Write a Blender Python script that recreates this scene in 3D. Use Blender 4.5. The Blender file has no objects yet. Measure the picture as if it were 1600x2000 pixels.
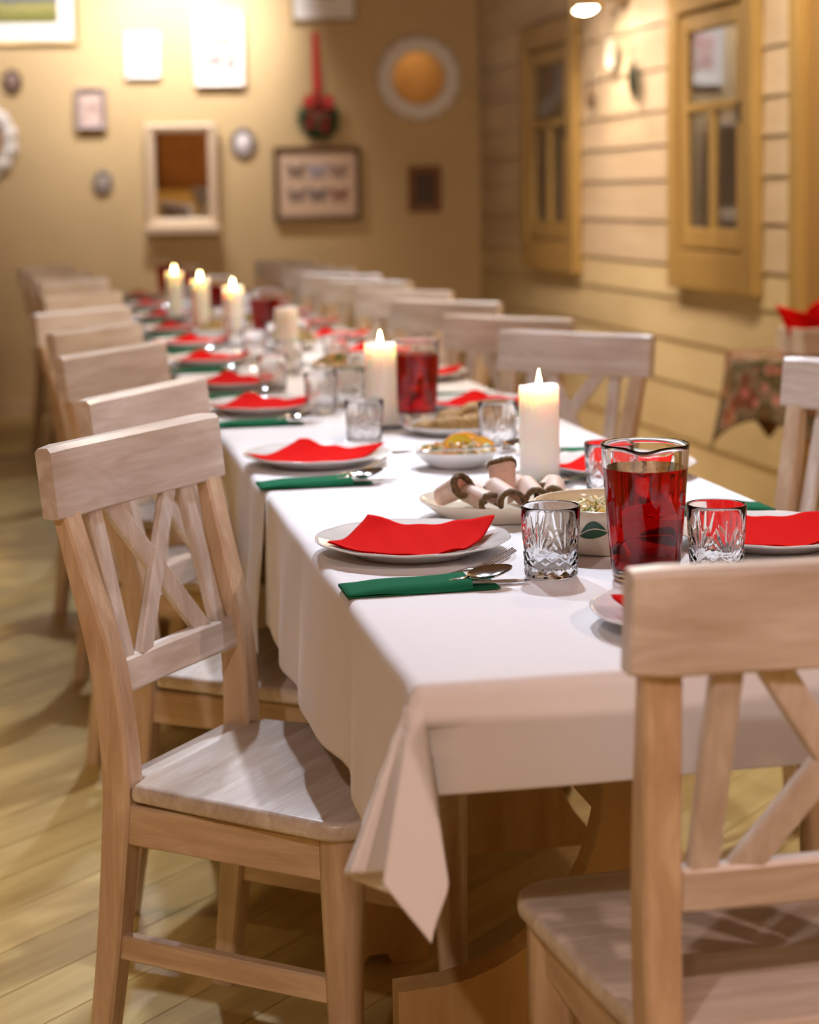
import bpy, bmesh, math, random
from mathutils import Vector, Matrix
random.seed(7)
PI = math.pi
SC = bpy.context.scene
COL = SC.collection

# ------------------------------------------------------------------ camera
F_PX, CAM_Z, PITCH, ROLL, CY, YAW = 3526.6, 1.2539, 0.0736, 0.0147, 638.6, 0.1993
cd = bpy.data.cameras.new('camera'); cam = bpy.data.objects.new('camera', cd); COL.objects.link(cam)
fw = Vector((math.sin(YAW)*math.cos(PITCH), math.cos(YAW)*math.cos(PITCH), -math.sin(PITCH)))
rt = Vector((math.cos(YAW), -math.sin(YAW), 0)); up = rt.cross(fw)
rt, up = rt*math.cos(ROLL)-up*math.sin(ROLL), rt*math.sin(ROLL)+up*math.cos(ROLL)
cam.matrix_world = Matrix(((rt.x, up.x, -fw.x, 0), (rt.y, up.y, -fw.y, 0), (rt.z, up.z, -fw.z, CAM_Z), (0, 0, 0, 1)))
cd.sensor_fit = 'HORIZONTAL'; cd.sensor_width = 24.0
cd.lens = 24.0*F_PX/1600.0
cd.shift_y = -(1000.0-CY)/1600.0
cd.clip_start = 0.05; cd.clip_end = 60
cd.dof.use_dof = True; cd.dof.focus_distance = 2.42; cd.dof.aperture_fstop = 2.7
SC.camera = cam

# ------------------------------------------------------------------ world, exposure, lights
w = bpy.data.worlds.new('world'); SC.world = w; w.use_nodes = True
w.node_tree.nodes['Background'].inputs[0].default_value = (0.9, 0.6, 0.35, 1)
w.node_tree.nodes['Background'].inputs[1].default_value = 0.02
SC.view_settings.view_transform = 'Standard'; SC.view_settings.look = 'None'
SC.view_settings.gamma = 1.0; SC.view_settings.exposure = 0.34
SC.view_settings.use_curve_mapping = False
SC.cycles.use_denoising = True
SC.cycles.max_bounces = 10; SC.cycles.transmission_bounces = 10; SC.cycles.glossy_bounces = 3; SC.cycles.diffuse_bounces = 3
SC.cycles.use_adaptive_sampling = True; SC.cycles.adaptive_threshold = 0.17
SC.cycles.sample_clamp_indirect = 4.0; SC.cycles.blur_glossy = 0.6

def area(name, loc, target, size, power, color, spread=PI):
    l = bpy.data.lights.new(name, 'AREA'); l.shape = 'DISK'; l.size = size; l.energy = power; l.color = color; l.spread = spread
    o = bpy.data.objects.new(name, l); COL.objects.link(o); o.location = loc
    o.rotation_euler = (Vector(target)-Vector(loc)).to_track_quat('-Z', 'Y').to_euler(); return o
def spot(name, loc, target, power, color, angle, blend=0.6, radius=0.04):
    l = bpy.data.lights.new(name, 'SPOT'); l.energy = power; l.color = color; l.spot_size = math.radians(angle); l.spot_blend = blend; l.shadow_soft_size = radius
    o = bpy.data.objects.new(name, l); COL.objects.link(o); o.location = loc
    o.rotation_euler = (Vector(target)-Vector(loc)).to_track_quat('-Z', 'Y').to_euler(); return o
COOL = (0.80, 0.86, 1.0)
# ceiling spots over the long table
spot('table_spot', (1.05, 3.9, 2.9), (0.82, 2.45, 0.75), 180, COOL, 66, 0.9, 0.05)
spot('table_spot', (0.45, 4.6, 2.9), (0.75, 3.3, 0.75), 130, COOL, 66, 0.9, 0.05)
spot('table_spot', (0.9, 6.6, 2.9), (0.7, 5.4, 0.75), 150, COOL, 70, 0.9, 0.05)
spot('table_spot', (0.6, 8.7, 2.9), (0.7, 7.6, 0.75), 125, COOL, 58, 0.9, 0.05)
# lamps of the room behind the camera and along the aisles; rear lights added
area('room_lamp', (-0.9, -0.4, 2.85), (0.4, 2.2, 0.5), 0.10, 19, (1.0, 0.84, 0.80))
area('room_lamp', (2.0, -0.6, 2.85), (0.8, 2.0, 0.5), 0.10, 27, (1.0, 0.68, 0.60))
spot('aisle_lamp', (-1.1, 3.3, 2.95), (-1.45, 3.4, 0.0), 230, (1.0, 0.74, 0.40), 74, 1.0, 0.10)
spot('aisle_lamp', (-1.2, 6.8, 2.95), (-1.5, 6.2, 0.0), 70, (1.0, 0.62, 0.26), 70, 1.0, 0.10)
area('room_lamp', (1.75, 5.2, 2.9), (2.4, 5.8, 0.0), 0.3, 46, (1.0, 0.80, 0.56))
spot('aisle_lamp', (1.35, 7.3, 2.95), (2.62, 7.75, 1.2), 210, (1.0, 0.76, 0.56), 72, 1.0, 0.10)
area('added_rear_light', (-0.9, -1.6, 2.9), (-0.9, -2.6, 0.8), 0.3, 60, (1.0, 0.62, 0.28))  # added light that brightens the rear counter for its mirror reflection
spot('added_rear_light', (2.1, -2.6, 2.9), (2.2, -3.2, 1.8), 60, (1.0, 0.70, 0.32), 70, 1.0, 0.05)  # added warm glow on the rear wall for the round mirror to pick up
# wall washers over the gallery wall
spot('wall_washer', (0.70, 9.85, 2.93), (0.80, 10.61, 2.0), 125, (1.0, 0.92, 0.86), 80, 1.0, 0.05)
spot('wall_washer', (0.20, 9.85, 2.93), (0.40, 10.65, 2.05), 55, (1.0, 0.92, 0.86), 92, 1.0, 0.05)
spot('wall_washer', (-0.42, 9.85, 2.93), (-0.30, 10.75, 2.25), 55, (1.0, 0.92, 0.86), 80, 1.0, 0.05)
spot('wall_washer', (1.25, 9.85, 2.93), (1.20, 10.56, 2.35), 45, (1.0, 0.92, 0.86), 54, 1.0, 0.05)

# ------------------------------------------------------------------ mesh helpers
def new_mesh(name, verts, faces, mat, parent=None, smooth=False, loc=None, rotz=0.0):
    me = bpy.data.meshes.new(name); me.from_pydata([tuple(v) for v in verts], [], faces)
    bm = bmesh.new(); bm.from_mesh(me); bmesh.ops.recalc_face_normals(bm, faces=bm.faces); bm.to_mesh(me); bm.free()
    if smooth:
        me.polygons.foreach_set('use_smooth', [True]*len(me.polygons))
    me.materials.append(mat)
    o = bpy.data.objects.new(name, me); COL.objects.link(o)
    if parent: o.parent = parent
    if loc is not None: o.location = loc
    if rotz: o.rotation_euler = (0, 0, rotz)
    return o
def shade_auto(o, ang=40):
    me = o.data
    me.polygons.foreach_set('use_smooth', [True]*len(me.polygons))
    try: me.set_sharp_from_angle(angle=math.radians(ang))
    except Exception: pass
    return o
class MB:
    def __init__(s): s.v = []; s.f = []
    def add(s, vs, fs):
        n = len(s.v); s.v += [tuple(v) for v in vs]; s.f += [tuple(i+n for i in f) for f in fs]; return s
    def box(s, x0, x1, y0, y1, z0, z1):
        vs = [(x, y, z) for z in (z0, z1) for y in (y0, y1) for x in (x0, x1)]
        return s.add(vs, [(0, 2, 3, 1), (4, 5, 7, 6), (0, 1, 5, 4), (2, 6, 7, 3), (0, 4, 6, 2), (1, 3, 7, 5)])
    def bbox(s, x0, x1, y0, y1, z0, z1, b=0.004, seg=2):
        bm = bmesh.new(); bmesh.ops.create_cube(bm, size=1.0)
        for v in bm.verts:
            v.co = Vector(((x0+x1)/2+v.co.x*(x1-x0), (y0+y1)/2+v.co.y*(y1-y0), (z0+z1)/2+v.co.z*(z1-z0)))
        bmesh.ops.bevel(bm, geom=bm.edges[:], offset=b, segments=seg, affect='EDGES', profile=0.5)
        bm.verts.index_update(); bm.verts.ensure_lookup_table()
        vs = [v.co[:] for v in bm.verts]; fs = [[v.index for v in f.verts] for f in bm.faces]; bm.free()
        return s.add(vs, fs)
    def loft(s, rings, cap=True, close=True):
        n = len(rings[0]); vs = [p for r in rings for p in r]; fs = []
        for i in range(len(rings)-1):
            for j in range(n if close else n-1):
                k = (j+1) % n
                fs.append((i*n+j, i*n+k, (i+1)*n+k, (i+1)*n+j))
        if cap: fs.append(tuple(range(n))); fs.append(tuple((len(rings)-1)*n+j for j in range(n)))
        return s.add(vs, fs)
    def lathe(s, prof, n=32, c=(0, 0, 0), mod=None):
        vs = []; idx = []
        for (r, z) in prof:
            if r < 1e-6: idx.append([len(vs)]); vs.append((c[0], c[1], c[2]+z))
            else:
                row = []
                for j in range(n):
                    a = 2*PI*j/n; rr, zz = (r, z) if mod is None else mod(r, z, a)
                    row.append(len(vs)); vs.append((c[0]+rr*math.cos(a), c[1]+rr*math.sin(a), c[2]+zz))
                idx.append(row)
        fs = []
        for A, B in zip(idx[:-1], idx[1:]):
            for j in range(n):
                k = (j+1) % n
                if len(A) == 1 and len(B) == 1: continue
                if len(A) == 1: fs.append((A[0], B[j], B[k]))
                elif len(B) == 1: fs.append((A[j], B[0], A[k]))
                else: fs.append((A[j], A[k], B[k], B[j]))
        return s.add(vs, fs)
    def tube(s, pts, r, n=8):
        rings = []
        for i, p in enumerate(pts):
            p = Vector(p); a = Vector(pts[max(0, i-1)]); b = Vector(pts[min(len(pts)-1, i+1)]); t = (b-a).normalized()
            u = t.cross(Vector((0, 0, 1)) if abs(t.z) < 0.9 else Vector((1, 0, 0))).normalized(); v = t.cross(u)
            rr = r[i] if isinstance(r, (list, tuple)) else r
            rings.append([p+u*rr*math.cos(2*PI*j/n)+v*rr*math.sin(2*PI*j/n) for j in range(n)])
        return s.loft(rings)
    def prism(s, poly, d0, d1, plane='xz'):
        def P(a, b, d): return (a, d, b) if plane == 'xz' else ((a, b, d) if plane == 'xy' else (d, a, b))
        n = len(poly); vs = [P(a, b, d0) for a, b in poly]+[P(a, b, d1) for a, b in poly]
        fs = [tuple(range(n)), tuple(range(n, 2*n))]+[(i, (i+1) % n, n+(i+1) % n, n+i) for i in range(n)]
        return s.add(vs, fs)
    def grid(s, nx, ny, fn, thick=0.0):
        vs = [fn(i/(nx-1), j/(ny-1)) for j in range(ny) for i in range(nx)]
        fs = [(j*nx+i, j*nx+i+1, (j+1)*nx+i+1, (j+1)*nx+i) for j in range(ny-1) for i in range(nx-1)]
        if thick:
            N = len(vs); vs2 = [(x, y, z-thick) for x, y, z in vs]
            fs2 = [tuple(N+k for k in reversed(f)) for f in fs]
            edge = [i for i in range(nx)]+[j*nx+nx-1 for j in range(1, ny)]+[(ny-1)*nx+i for i in range(nx-2, -1, -1)]+[j*nx for j in range(ny-2, 0, -1)]
            m = len(edge); side = [(edge[k], N+edge[k], N+edge[(k+1) % m], edge[(k+1) % m]) for k in range(m)]
            return s.add(list(vs)+vs2, fs+fs2+side)
        return s.add(vs, fs)
    def build(s, name, mat, parent=None, smooth=False, auto=None, loc=None, rotz=0.0):
        o = new_mesh(name, s.v, s.f, mat, parent, smooth, loc, rotz)
        if auto: shade_auto(o, auto)
        return o
def tag(o, label=None, cat=None, group=None, kind=None):
    if label: o['label'] = label
    if cat: o['category'] = cat
    if group: o['group'] = group
    if kind: o['kind'] = kind
    return o
def empty(name, loc=(0, 0, 0), rz=0.0):
    o = bpy.data.objects.new(name, None); COL.objects.link(o); o.location = loc; o.rotation_euler = (0, 0, rz); o.empty_display_size = 0.05
    return o
def copy_tree(o, parent=None):
    c = o.copy(); COL.objects.link(c); c.parent = parent
    if parent is not None: c.matrix_parent_inverse = o.matrix_parent_inverse
    for ch in [k for k in bpy.data.objects if k.parent == o]: copy_tree(ch, c)
    return c
ORD = ['first', 'second', 'third', 'fourth', 'fifth', 'sixth', 'seventh', 'eighth', 'ninth', 'tenth', 'eleventh', 'twelfth']

# ------------------------------------------------------------------ materials
def mat(name):
    m = bpy.data.materials.new(name); m.use_nodes = True
    return m, m.node_tree, m.node_tree.nodes['Principled BSDF']
def N(nt, t, **kw):
    n = nt.nodes.new(t)
    for k, v in kw.items():
        if k in n.inputs: n.inputs[k].default_value = v
        else: setattr(n, k, v)
    return n
def ramp(nt, stops, src, interp='LINEAR'):
    r = nt.nodes.new('ShaderNodeValToRGB'); r.color_ramp.interpolation = interp
    e = r.color_ramp.elements
    while len(e) < len(stops): e.new(0.5)
    for el, (p, c) in zip(e, stops): el.position = p; el.color = (*c, 1)
    nt.links.new(src, r.inputs[0]); return r
def bump(nt, b, src, strength, dist=0.002):
    n = N(nt, 'ShaderNodeBump', Strength=strength, Distance=dist)
    nt.links.new(src, n.inputs['Height']); nt.links.new(n.outputs[0], b.inputs['Normal']); return n
def coords(nt, scale, kind='Object'):
    tc = nt.nodes.new('ShaderNodeTexCoord'); mp = nt.nodes.new('ShaderNodeMapping'); mp.inputs['Scale'].default_value = scale
    nt.links.new(tc.outputs[kind], mp.inputs[0]); return mp.outputs[0]
def plain(name, col, rough=0.5, metal=0.0, noise=0.0, nscale=30, **kw):
    m, nt, b = mat(name); b.inputs['Base Color'].default_value = (*col, 1); b.inputs['Roughness'].default_value = rough; b.inputs['Metallic'].default_value = metal
    for k, v in kw.items(): b.inputs[k.replace('_', ' ')].default_value = v
    if noise:
        n = N(nt, 'ShaderNodeTexNoise', Scale=nscale, Detail=4.0); nt.links.new(coords(nt, (1, 1, 1)), n.inputs['Vector'])
        r = ramp(nt, [(0.3, tuple(c*(1-noise) for c in col)), (0.7, tuple(min(1, c*(1+noise)) for c in col))], n.outputs[0]); nt.links.new(r.outputs[0], b.inputs['Base Color'])
    return m
def wood(name, axis, light, dark, rough=0.32, scale=9.0, coat=0.25, vary=0.06):
    m, nt, b = mat(name)
    s = [scale*5, scale*5, scale*5]; s['xyz'.index(axis)] = scale*0.55
    v = coords(nt, s)
    oi = nt.nodes.new('ShaderNodeObjectInfo'); add = N(nt, 'ShaderNodeVectorMath', operation='ADD'); nt.links.new(v, add.inputs[0])
    mul = N(nt, 'ShaderNodeVectorMath', operation='SCALE'); mul.inputs[0].default_value = (31, 17, 23); nt.links.new(oi.outputs['Random'], mul.inputs['Scale']); nt.links.new(mul.outputs[0], add.inputs[1])
    n = N(nt, 'ShaderNodeTexNoise', Scale=1.0, Detail=4.0, Roughness=0.66, Distortion=0.6); nt.links.new(add.outputs[0], n.inputs['Vector'])
    s2 = [scale*1.2]*3; s2['xyz'.index(axis)] = scale*0.5
    n2 = N(nt, 'ShaderNodeTexNoise', Scale=1.0, Detail=1.0); nt.links.new(coords(nt, s2), n2.inputs['Vector'])
    r = ramp(nt, [(0.30, dark), (0.52, tuple((a+c)/2 for a, c in zip(light, dark))), (0.68, light)], n.outputs[0])
    mix = N(nt, 'ShaderNodeMix', data_type='RGBA', blend_type='MULTIPLY'); mix.inputs[0].default_value = 1.0
    r2 = ramp(nt, [(0.3, (0.86, 0.84, 0.82)), (0.65, (1, 1, 1))], n2.outputs[0])
    nt.links.new(r.outputs[0], mix.inputs[6]); nt.links.new(r2.outputs[0], mix.inputs[7])
    hsv = N(nt, 'ShaderNodeHueSaturation'); nt.links.new(mix.outputs[2], hsv.inputs['Color'])
    mr = N(nt, 'ShaderNodeMapRange'); mr.inputs['To Min'].default_value = 1-vary; mr.inputs['To Max'].default_value = 1+vary
    nt.links.new(oi.outputs['Random'], mr.inputs['Value']); nt.links.new(mr.outputs[0], hsv.inputs['Value'])
    nt.links.new(hsv.outputs[0], b.inputs['Base Color'])
    b.inputs['Roughness'].default_value = rough; b.inputs['Specular IOR Level'].default_value = 0.5+coat*0.6
    return m
LT, DK = (0.85, 0.795, 0.745), (0.60, 0.505, 0.425)
LT2, DK2 = (0.80, 0.64, 0.46), (0.56, 0.385, 0.235)  # tanner tones for legs, aprons and stretchers
M = {}
for ax in 'xyz':
    M['wash_'+ax] = wood('whitewashed_wood_'+ax, ax, LT, DK)
    M['leg_'+ax] = wood('tan_washed_wood_'+ax, ax, LT2, DK2)
M['floor'] = wood('floor_plank', 'x', (0.60, 0.455, 0.175), (0.43, 0.305, 0.095), rough=0.42, scale=4.0, coat=0.15, vary=0.10)
M['floor_base'] = plain('floor_gap', (0.12, 0.08, 0.04), 0.9)
M['siding'] = wood('painted_siding', 'y', (0.75, 0.63, 0.48), (0.67, 0.545, 0.395), rough=0.55, scale=3.0, coat=0.0, vary=0.05)
M['siding_low'] = wood('painted_wainscot', 'y', (0.80, 0.69, 0.45), (0.73, 0.61, 0.37), rough=0.5, scale=3.0, coat=0.0, vary=0.04)
M['siding_gap'] = plain('siding_gap', (0.30, 0.21, 0.11), 0.9)
M['frame_wood'] = wood('ochre_window_wood', 'z', (0.50, 0.335, 0.115), (0.41, 0.265, 0.08), rough=0.45, scale=3.0, coat=0.05, vary=0.03)
M['trestle'] = wood('trestle_wood', 'z', (0.62, 0.43, 0.20), (0.50, 0.31, 0.12), rough=0.5, scale=4.0, coat=0.0)
M['brown_wood'] = wood('brown_wood', 'x', (0.42, 0.20, 0.07), (0.28, 0.12, 0.04), rough=0.45, scale=3.0)
M['wall'] = plain('plaster_wall', (0.57, 0.42, 0.225), 0.75, noise=0.04, nscale=3)
M['ceiling'] = plain('ceiling_boards', (0.24, 0.16, 0.09), 0.9)
M['rear'] = wood('rear_panelling', 'z', (0.40, 0.22, 0.09), (0.28, 0.14, 0.05), rough=0.6, scale=2.0, coat=0.0)
M['skirting'] = plain('skirting', (0.62, 0.45, 0.30), 0.6)
# cloth
m, nt, b = mat('white_linen'); b.inputs['Base Color'].default_value = (0.83, 0.81, 0.82, 1); b.inputs['Roughness'].default_value = 0.92; b.inputs['Sheen Weight'].default_value = 0.15
wv = N(nt, 'ShaderNodeTexNoise', Scale=700.0, Detail=2.0); nt.links.new(coords(nt, (1, 1, 1)), wv.inputs['Vector'])
nt.nodes.remove(wv); M['linen'] = m
def paper(name, col):
    m, nt, b = mat(name); b.inputs['Roughness'].default_value = 0.95; b.inputs['Specular IOR Level'].default_value = 0.08
    n = N(nt, 'ShaderNodeTexNoise', Scale=900.0, Detail=2.0); nt.links.new(coords(nt, (1, 1, 1)), n.inputs['Vector'])
    r = ramp(nt, [(0.3, tuple(c*0.93 for c in col)), (0.7, col)], n.outputs[0]); nt.links.new(r.outputs[0], b.inputs['Base Color'])
    return m
M['red'] = paper('red_paper_napkin', (0.62, 0.003, 0.0015))
M['green'] = paper('green_paper_napkin', (0.012, 0.135, 0.062))
M['ceramic'] = plain('white_ceramic', (0.82, 0.81, 0.78), 0.12, Coat_Weight=0.5)
M['cream'] = plain('cream_ceramic', (0.80, 0.71, 0.56), 0.15, Coat_Weight=0.4)
M['leafgreen'] = plain('green_glaze', (0.035, 0.10, 0.055), 0.2)
M['leafdark'] = plain('dark_glaze', (0.03, 0.03, 0.03), 0.25)
M['steel'] = plain('stainless_steel', (0.72, 0.71, 0.70), 0.13, 1.0)
def glass(name, col=(1, 1, 1), ior=1.48, rough=0.0):
    m, nt, b = mat(name); b.inputs['Base Color'].default_value = (*col, 1); b.inputs['Transmission Weight'].default_value = 1.0; b.inputs['IOR'].default_value = ior; b.inputs['Roughness'].default_value = rough
    return m
M['glass'] = glass('clear_glass', ior=1.43)
M['jug_glass'] = glass('jug_glass', ior=1.38)
M['juice'] = glass('red_fruit_drink', (0.46, 0.0006, 0.0009), 1.33)
m, nt, b = mat('candle_wax'); b.inputs['Base Color'].default_value = (0.90, 0.875, 0.82, 1); b.inputs['Roughness'].default_value = 0.45
b.inputs['Subsurface Weight'].default_value = 0.9; b.inputs['Subsurface Radius'].default_value = (0.05, 0.028, 0.014); b.inputs['Subsurface Scale'].default_value = 1.3
M['wax'] = m
m, nt, b = mat('candle_flame'); b.inputs['Base Color'].default_value = (0, 0, 0, 1); b.inputs['Emission Color'].default_value = (1.0, 0.72, 0.30, 1); b.inputs['Emission Strength'].default_value = 50.0
M['flame'] = m
M['wick'] = plain('wick', (0.02, 0.015, 0.01), 0.9)
M['mirror'] = plain('mirror_glass', (0.86, 0.86, 0.84), 0.02, 1.0)
M['white_paint'] = plain('white_painted_frame', (0.80, 0.76, 0.74), 0.45)
M['cream_wood'] = plain('cream_painted_wood', (0.70, 0.55, 0.40), 0.5)
M['mount'] = plain('white_mount_board', (0.86, 0.85, 0.86), 0.85)
M['gold'] = plain('thin_gold_frame', (0.42, 0.28, 0.10), 0.35, 0.4)
M['darkbrown'] = plain('dark_brown_frame', (0.13, 0.075, 0.035), 0.45)
M['redbrown'] = plain('red_brown_frame', (0.20, 0.075, 0.028), 0.5)
M['lavender'] = plain('grey_lavender_frame', (0.36, 0.28, 0.29), 0.5)
M['silverdark'] = plain('tarnished_silver', (0.30, 0.26, 0.25), 0.4, 0.5)
M['pearl'] = plain('pearl_white', (0.80, 0.76, 0.80), 0.3)
M['beige_mount'] = plain('beige_mount_board', (0.66, 0.48, 0.36), 0.85)
M['ribbon'] = plain('red_ribbon', (0.60, 0.006, 0.008), 0.45)
M['fir'] = plain('fir_green', (0.02, 0.075, 0.03), 0.7, noise=0.4, nscale=60)
M['berry'] = plain('berry_red', (0.35, 0.015, 0.012), 0.3)
M['cone'] = plain('cone_brown', (0.16, 0.075, 0.035), 0.7)
M['blackmetal'] = plain('black_metal', (0.025, 0.022, 0.02), 0.5, 0.3)
M['curtain'] = plain('grey_curtain', (0.13, 0.115, 0.11), 0.9)
M['void'] = plain('dark_window_back', (0.03, 0.024, 0.02), 0.9)
m, nt, b = mat('lamp_bulb'); b.inputs['Emission Color'].default_value = (1.0, 0.86, 0.62, 1); b.inputs['Emission Strength'].default_value = 30.0; M['bulb'] = m
M['lamp_body'] = plain('brushed_brass', (0.45, 0.32, 0.16), 0.35, 0.8)
# print art
def art_landscape():
    m, nt, b = mat('landscape_print'); v = coords(nt, (1, 1, 1), 'Generated')
    sx = N(nt, 'ShaderNodeSeparateXYZ'); nt.links.new(v, sx.inputs[0])
    n = N(nt, 'ShaderNodeTexNoise', Scale=6.0, Detail=4.0); nt.links.new(v, n.inputs['Vector'])
    ma = N(nt, 'ShaderNodeMath', operation='MULTIPLY_ADD'); ma.inputs[1].default_value = 0.16; nt.links.new(n.outputs[0], ma.inputs[0]); nt.links.new(sx.outputs['Z'], ma.inputs[2])
    r = ramp(nt, [(0.0, (0.10, 0.11, 0.02)), (0.16, (0.17, 0.17, 0.04)), (0.32, (0.30, 0.28, 0.09)), (0.38, (0.06, 0.07, 0.09)), (0.5, (0.20, 0.23, 0.30)), (1.0, (0.35, 0.40, 0.50))], ma.outputs[0])
    nt.links.new(r.outputs[0], b.inputs['Base Color']); b.inputs['Roughness'].default_value = 0.35; return m
def art_blot(name, stops, scale=5.0):
    m, nt, b = mat(name); v = coords(nt, (1, 1, 1), 'Generated')
    n = N(nt, 'ShaderNodeTexNoise', Scale=scale, Detail=5.0, Roughness=0.65); nt.links.new(v, n.inputs['Vector'])
    r = ramp(nt, stops, n.outputs[0]); nt.links.new(r.outputs[0], b.inputs['Base Color']); b.inputs['Roughness'].default_value = 0.6; return m
M['art_land'] = art_landscape()
M['art_pink'] = art_blot('pink_watercolour_print', [(0.36, (0.42, 0.10, 0.13)), (0.47, (0.62, 0.40, 0.40)), (0.56, (0.70, 0.66, 0.64)), (0.70, (0.40, 0.44, 0.42))], 4.0)
M['art_town'] = art_blot('town_sketch_print', [(0.36, (0.13, 0.13, 0.14)), (0.46, (0.52, 0.16, 0.16)), (0.54, (0.66, 0.58, 0.57)), (0.68, (0.76, 0.75, 0.75))], 6.0)
M['art_portrait'] = art_blot('portrait_print', [(0.35, (0.28, 0.18, 0.16)), (0.5, (0.62, 0.46, 0.42)), (0.65, (0.74, 0.60, 0.54))], 3.0)
M['art_dark'] = art_blot('dark_print', [(0.35, (0.03, 0.016, 0.010)), (0.65, (0.09, 0.04, 0.02))], 5.0)

# ------------------------------------------------------------------ room shell
BK = math.tan(0.1)
def back_y(x): return 10.45-BK*(x-2.56)
def right_x(y): return 2.56+0.0219*(10.45-y)
XL, YR, ZC = -3.2, -3.2, 3.0
room = [(XL, YR), (right_x(YR), YR), (2.56, 10.45), (XL, back_y(XL))]
floor = tag(MB().prism([(a, b_) for a, b_ in room], -0.06, -0.014, 'xy').build('floor', M['floor_base']), kind='structure')
ang = math.radians(43); ex = Vector((math.cos(ang), math.sin(ang))); en = Vector((-math.sin(ang), math.cos(ang)))
def clip(poly, n, d, keep_ge):
    out = []
    for i in range(len(poly)):
        a, c = poly[i], poly[(i+1) % len(poly)]; da, dc = a.dot(n)-d, c.dot(n)-d
        if not keep_ge: da, dc = -da, -dc
        if da >= 0: out.append(a)
        if da*dc < 0: out.append(a+(c-a)*(da/(da-dc)))
    return out
RP = [Vector(p) for p in room]; PW = 0.126
k = -40
while k < 100:
    d0 = 1.893+k*PW; k += 1
    p = clip(clip(RP, en, d0+0.0012, True), en, d0+PW-0.0012, False)
    if len(p) < 3: continue
    loc = [(q.dot(ex), q.dot(en)-d0) for q in p]
    o = MB().prism(loc, -0.014, random.uniform(-0.0006, 0.0), 'xy').build('plank', M['floor'], floor)
    o.location = (en.x*d0, en.y*d0, 0); o.rotation_euler = (0, 0, ang)
tag(MB().prism([(a, b_) for a, b_ in room], ZC, ZC+0.06, 'xy').build('ceiling', M['ceiling']), kind='structure')
tag(MB().prism([(XL, back_y(XL)), (2.56, 10.45), (2.70, 10.60), (XL, back_y(XL)+0.15)], -0.06, ZC+0.06, 'xy').build('wall_back', M['wall']), kind='structure')
tag(MB().box(XL-0.1, XL, YR, back_y(XL), -0.06, ZC+0.06).build('wall_left', M['wall']), kind='structure')
tag(MB().box(XL, right_x(YR), YR-0.1, YR, -0.06, ZC+0.06).build('wall_rear', M['rear']), kind='structure')
bbm = MB(); bbm.prism([(XL, back_y(XL)-0.018), (2.54, back_y(2.54)-0.018), (2.54, back_y(2.54)), (XL, back_y(XL))], 0.0, 0.085, 'xy')
tag(bbm.build('baseboard_back', M['skirting']), kind='structure')
wr = tag(MB().prism([(right_x(YR)+0.012, YR), (2.572, 10.45), (2.72, 10.6), (right_x(YR)+0.15, YR)], -0.06, ZC+0.06, 'xy').build('wall_right', M['siding_gap']), kind='structure')
rot_r = math.atan(0.0219)   # the wall's lean from the y axis
edges = [0.0, 0.208, 0.434, 0.617, 0.798, 0.937, 1.12, 1.295, 1.446, 1.592, 1.772, 1.963, 2.14, 2.32, 2.50, 2.68, 2.85, 3.0]
for z0, z1 in zip(edges[:-1], edges[1:]):
    # lapped boards: thicker at the lower edge
    y0, y1 = 6.05, 10.44
    pr = [(0.012, z0+0.0015), (-0.012, z0+0.002), (-0.0145, z0+0.007), (-0.004, z1-0.003), (0.012, z1-0.002)]
    vs = []; n = len(pr)
    for y in (y0, y1):
        for dx, z in pr: vs.append((right_x(y)+dx, y, z))
    fs = [tuple(range(n)), tuple(range(n, 2*n))]+[(i, (i+1) % n, n+(i+1) % n, n+i) for i in range(n)]
    new_mesh('siding_board', vs, fs, M['siding'] if z0 > 0.9 else M['siding_low'], wr)
# right-wall pieces live in a frame: X = out of the wall (towards the room, -x), Y along the wall towards the back
def wall_frame(y): return (right_x(y)-0.022, y, 0), rot_r
# door with casing nearer than the siding
dr = empty('door_1', (right_x(5.52), 5.52, 0), rot_r); tag(dr, kind='structure')
MB().bbox(-0.055, 0.01, 0.44, 0.53, 0, 2.9, 0.006).build('door_jamb', M['frame_wood'], dr)
MB().bbox(-0.050, 0.01, -0.95, -0.86, 0, 2.9, 0.006).build('door_jamb', M['frame_wood'], dr)
MB().bbox(-0.020, 0.01, -0.86, 0.44, 0, 2.9, 0.003).build('door_leaf', plain('brown_door', (0.36, 0.215, 0.075), 0.5), dr)
pw = MB().box(-0.012, 0.0, YR-5.52+0.02, -0.95, 0, ZC).build('plaster_panel', M['wall'], dr)

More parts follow.
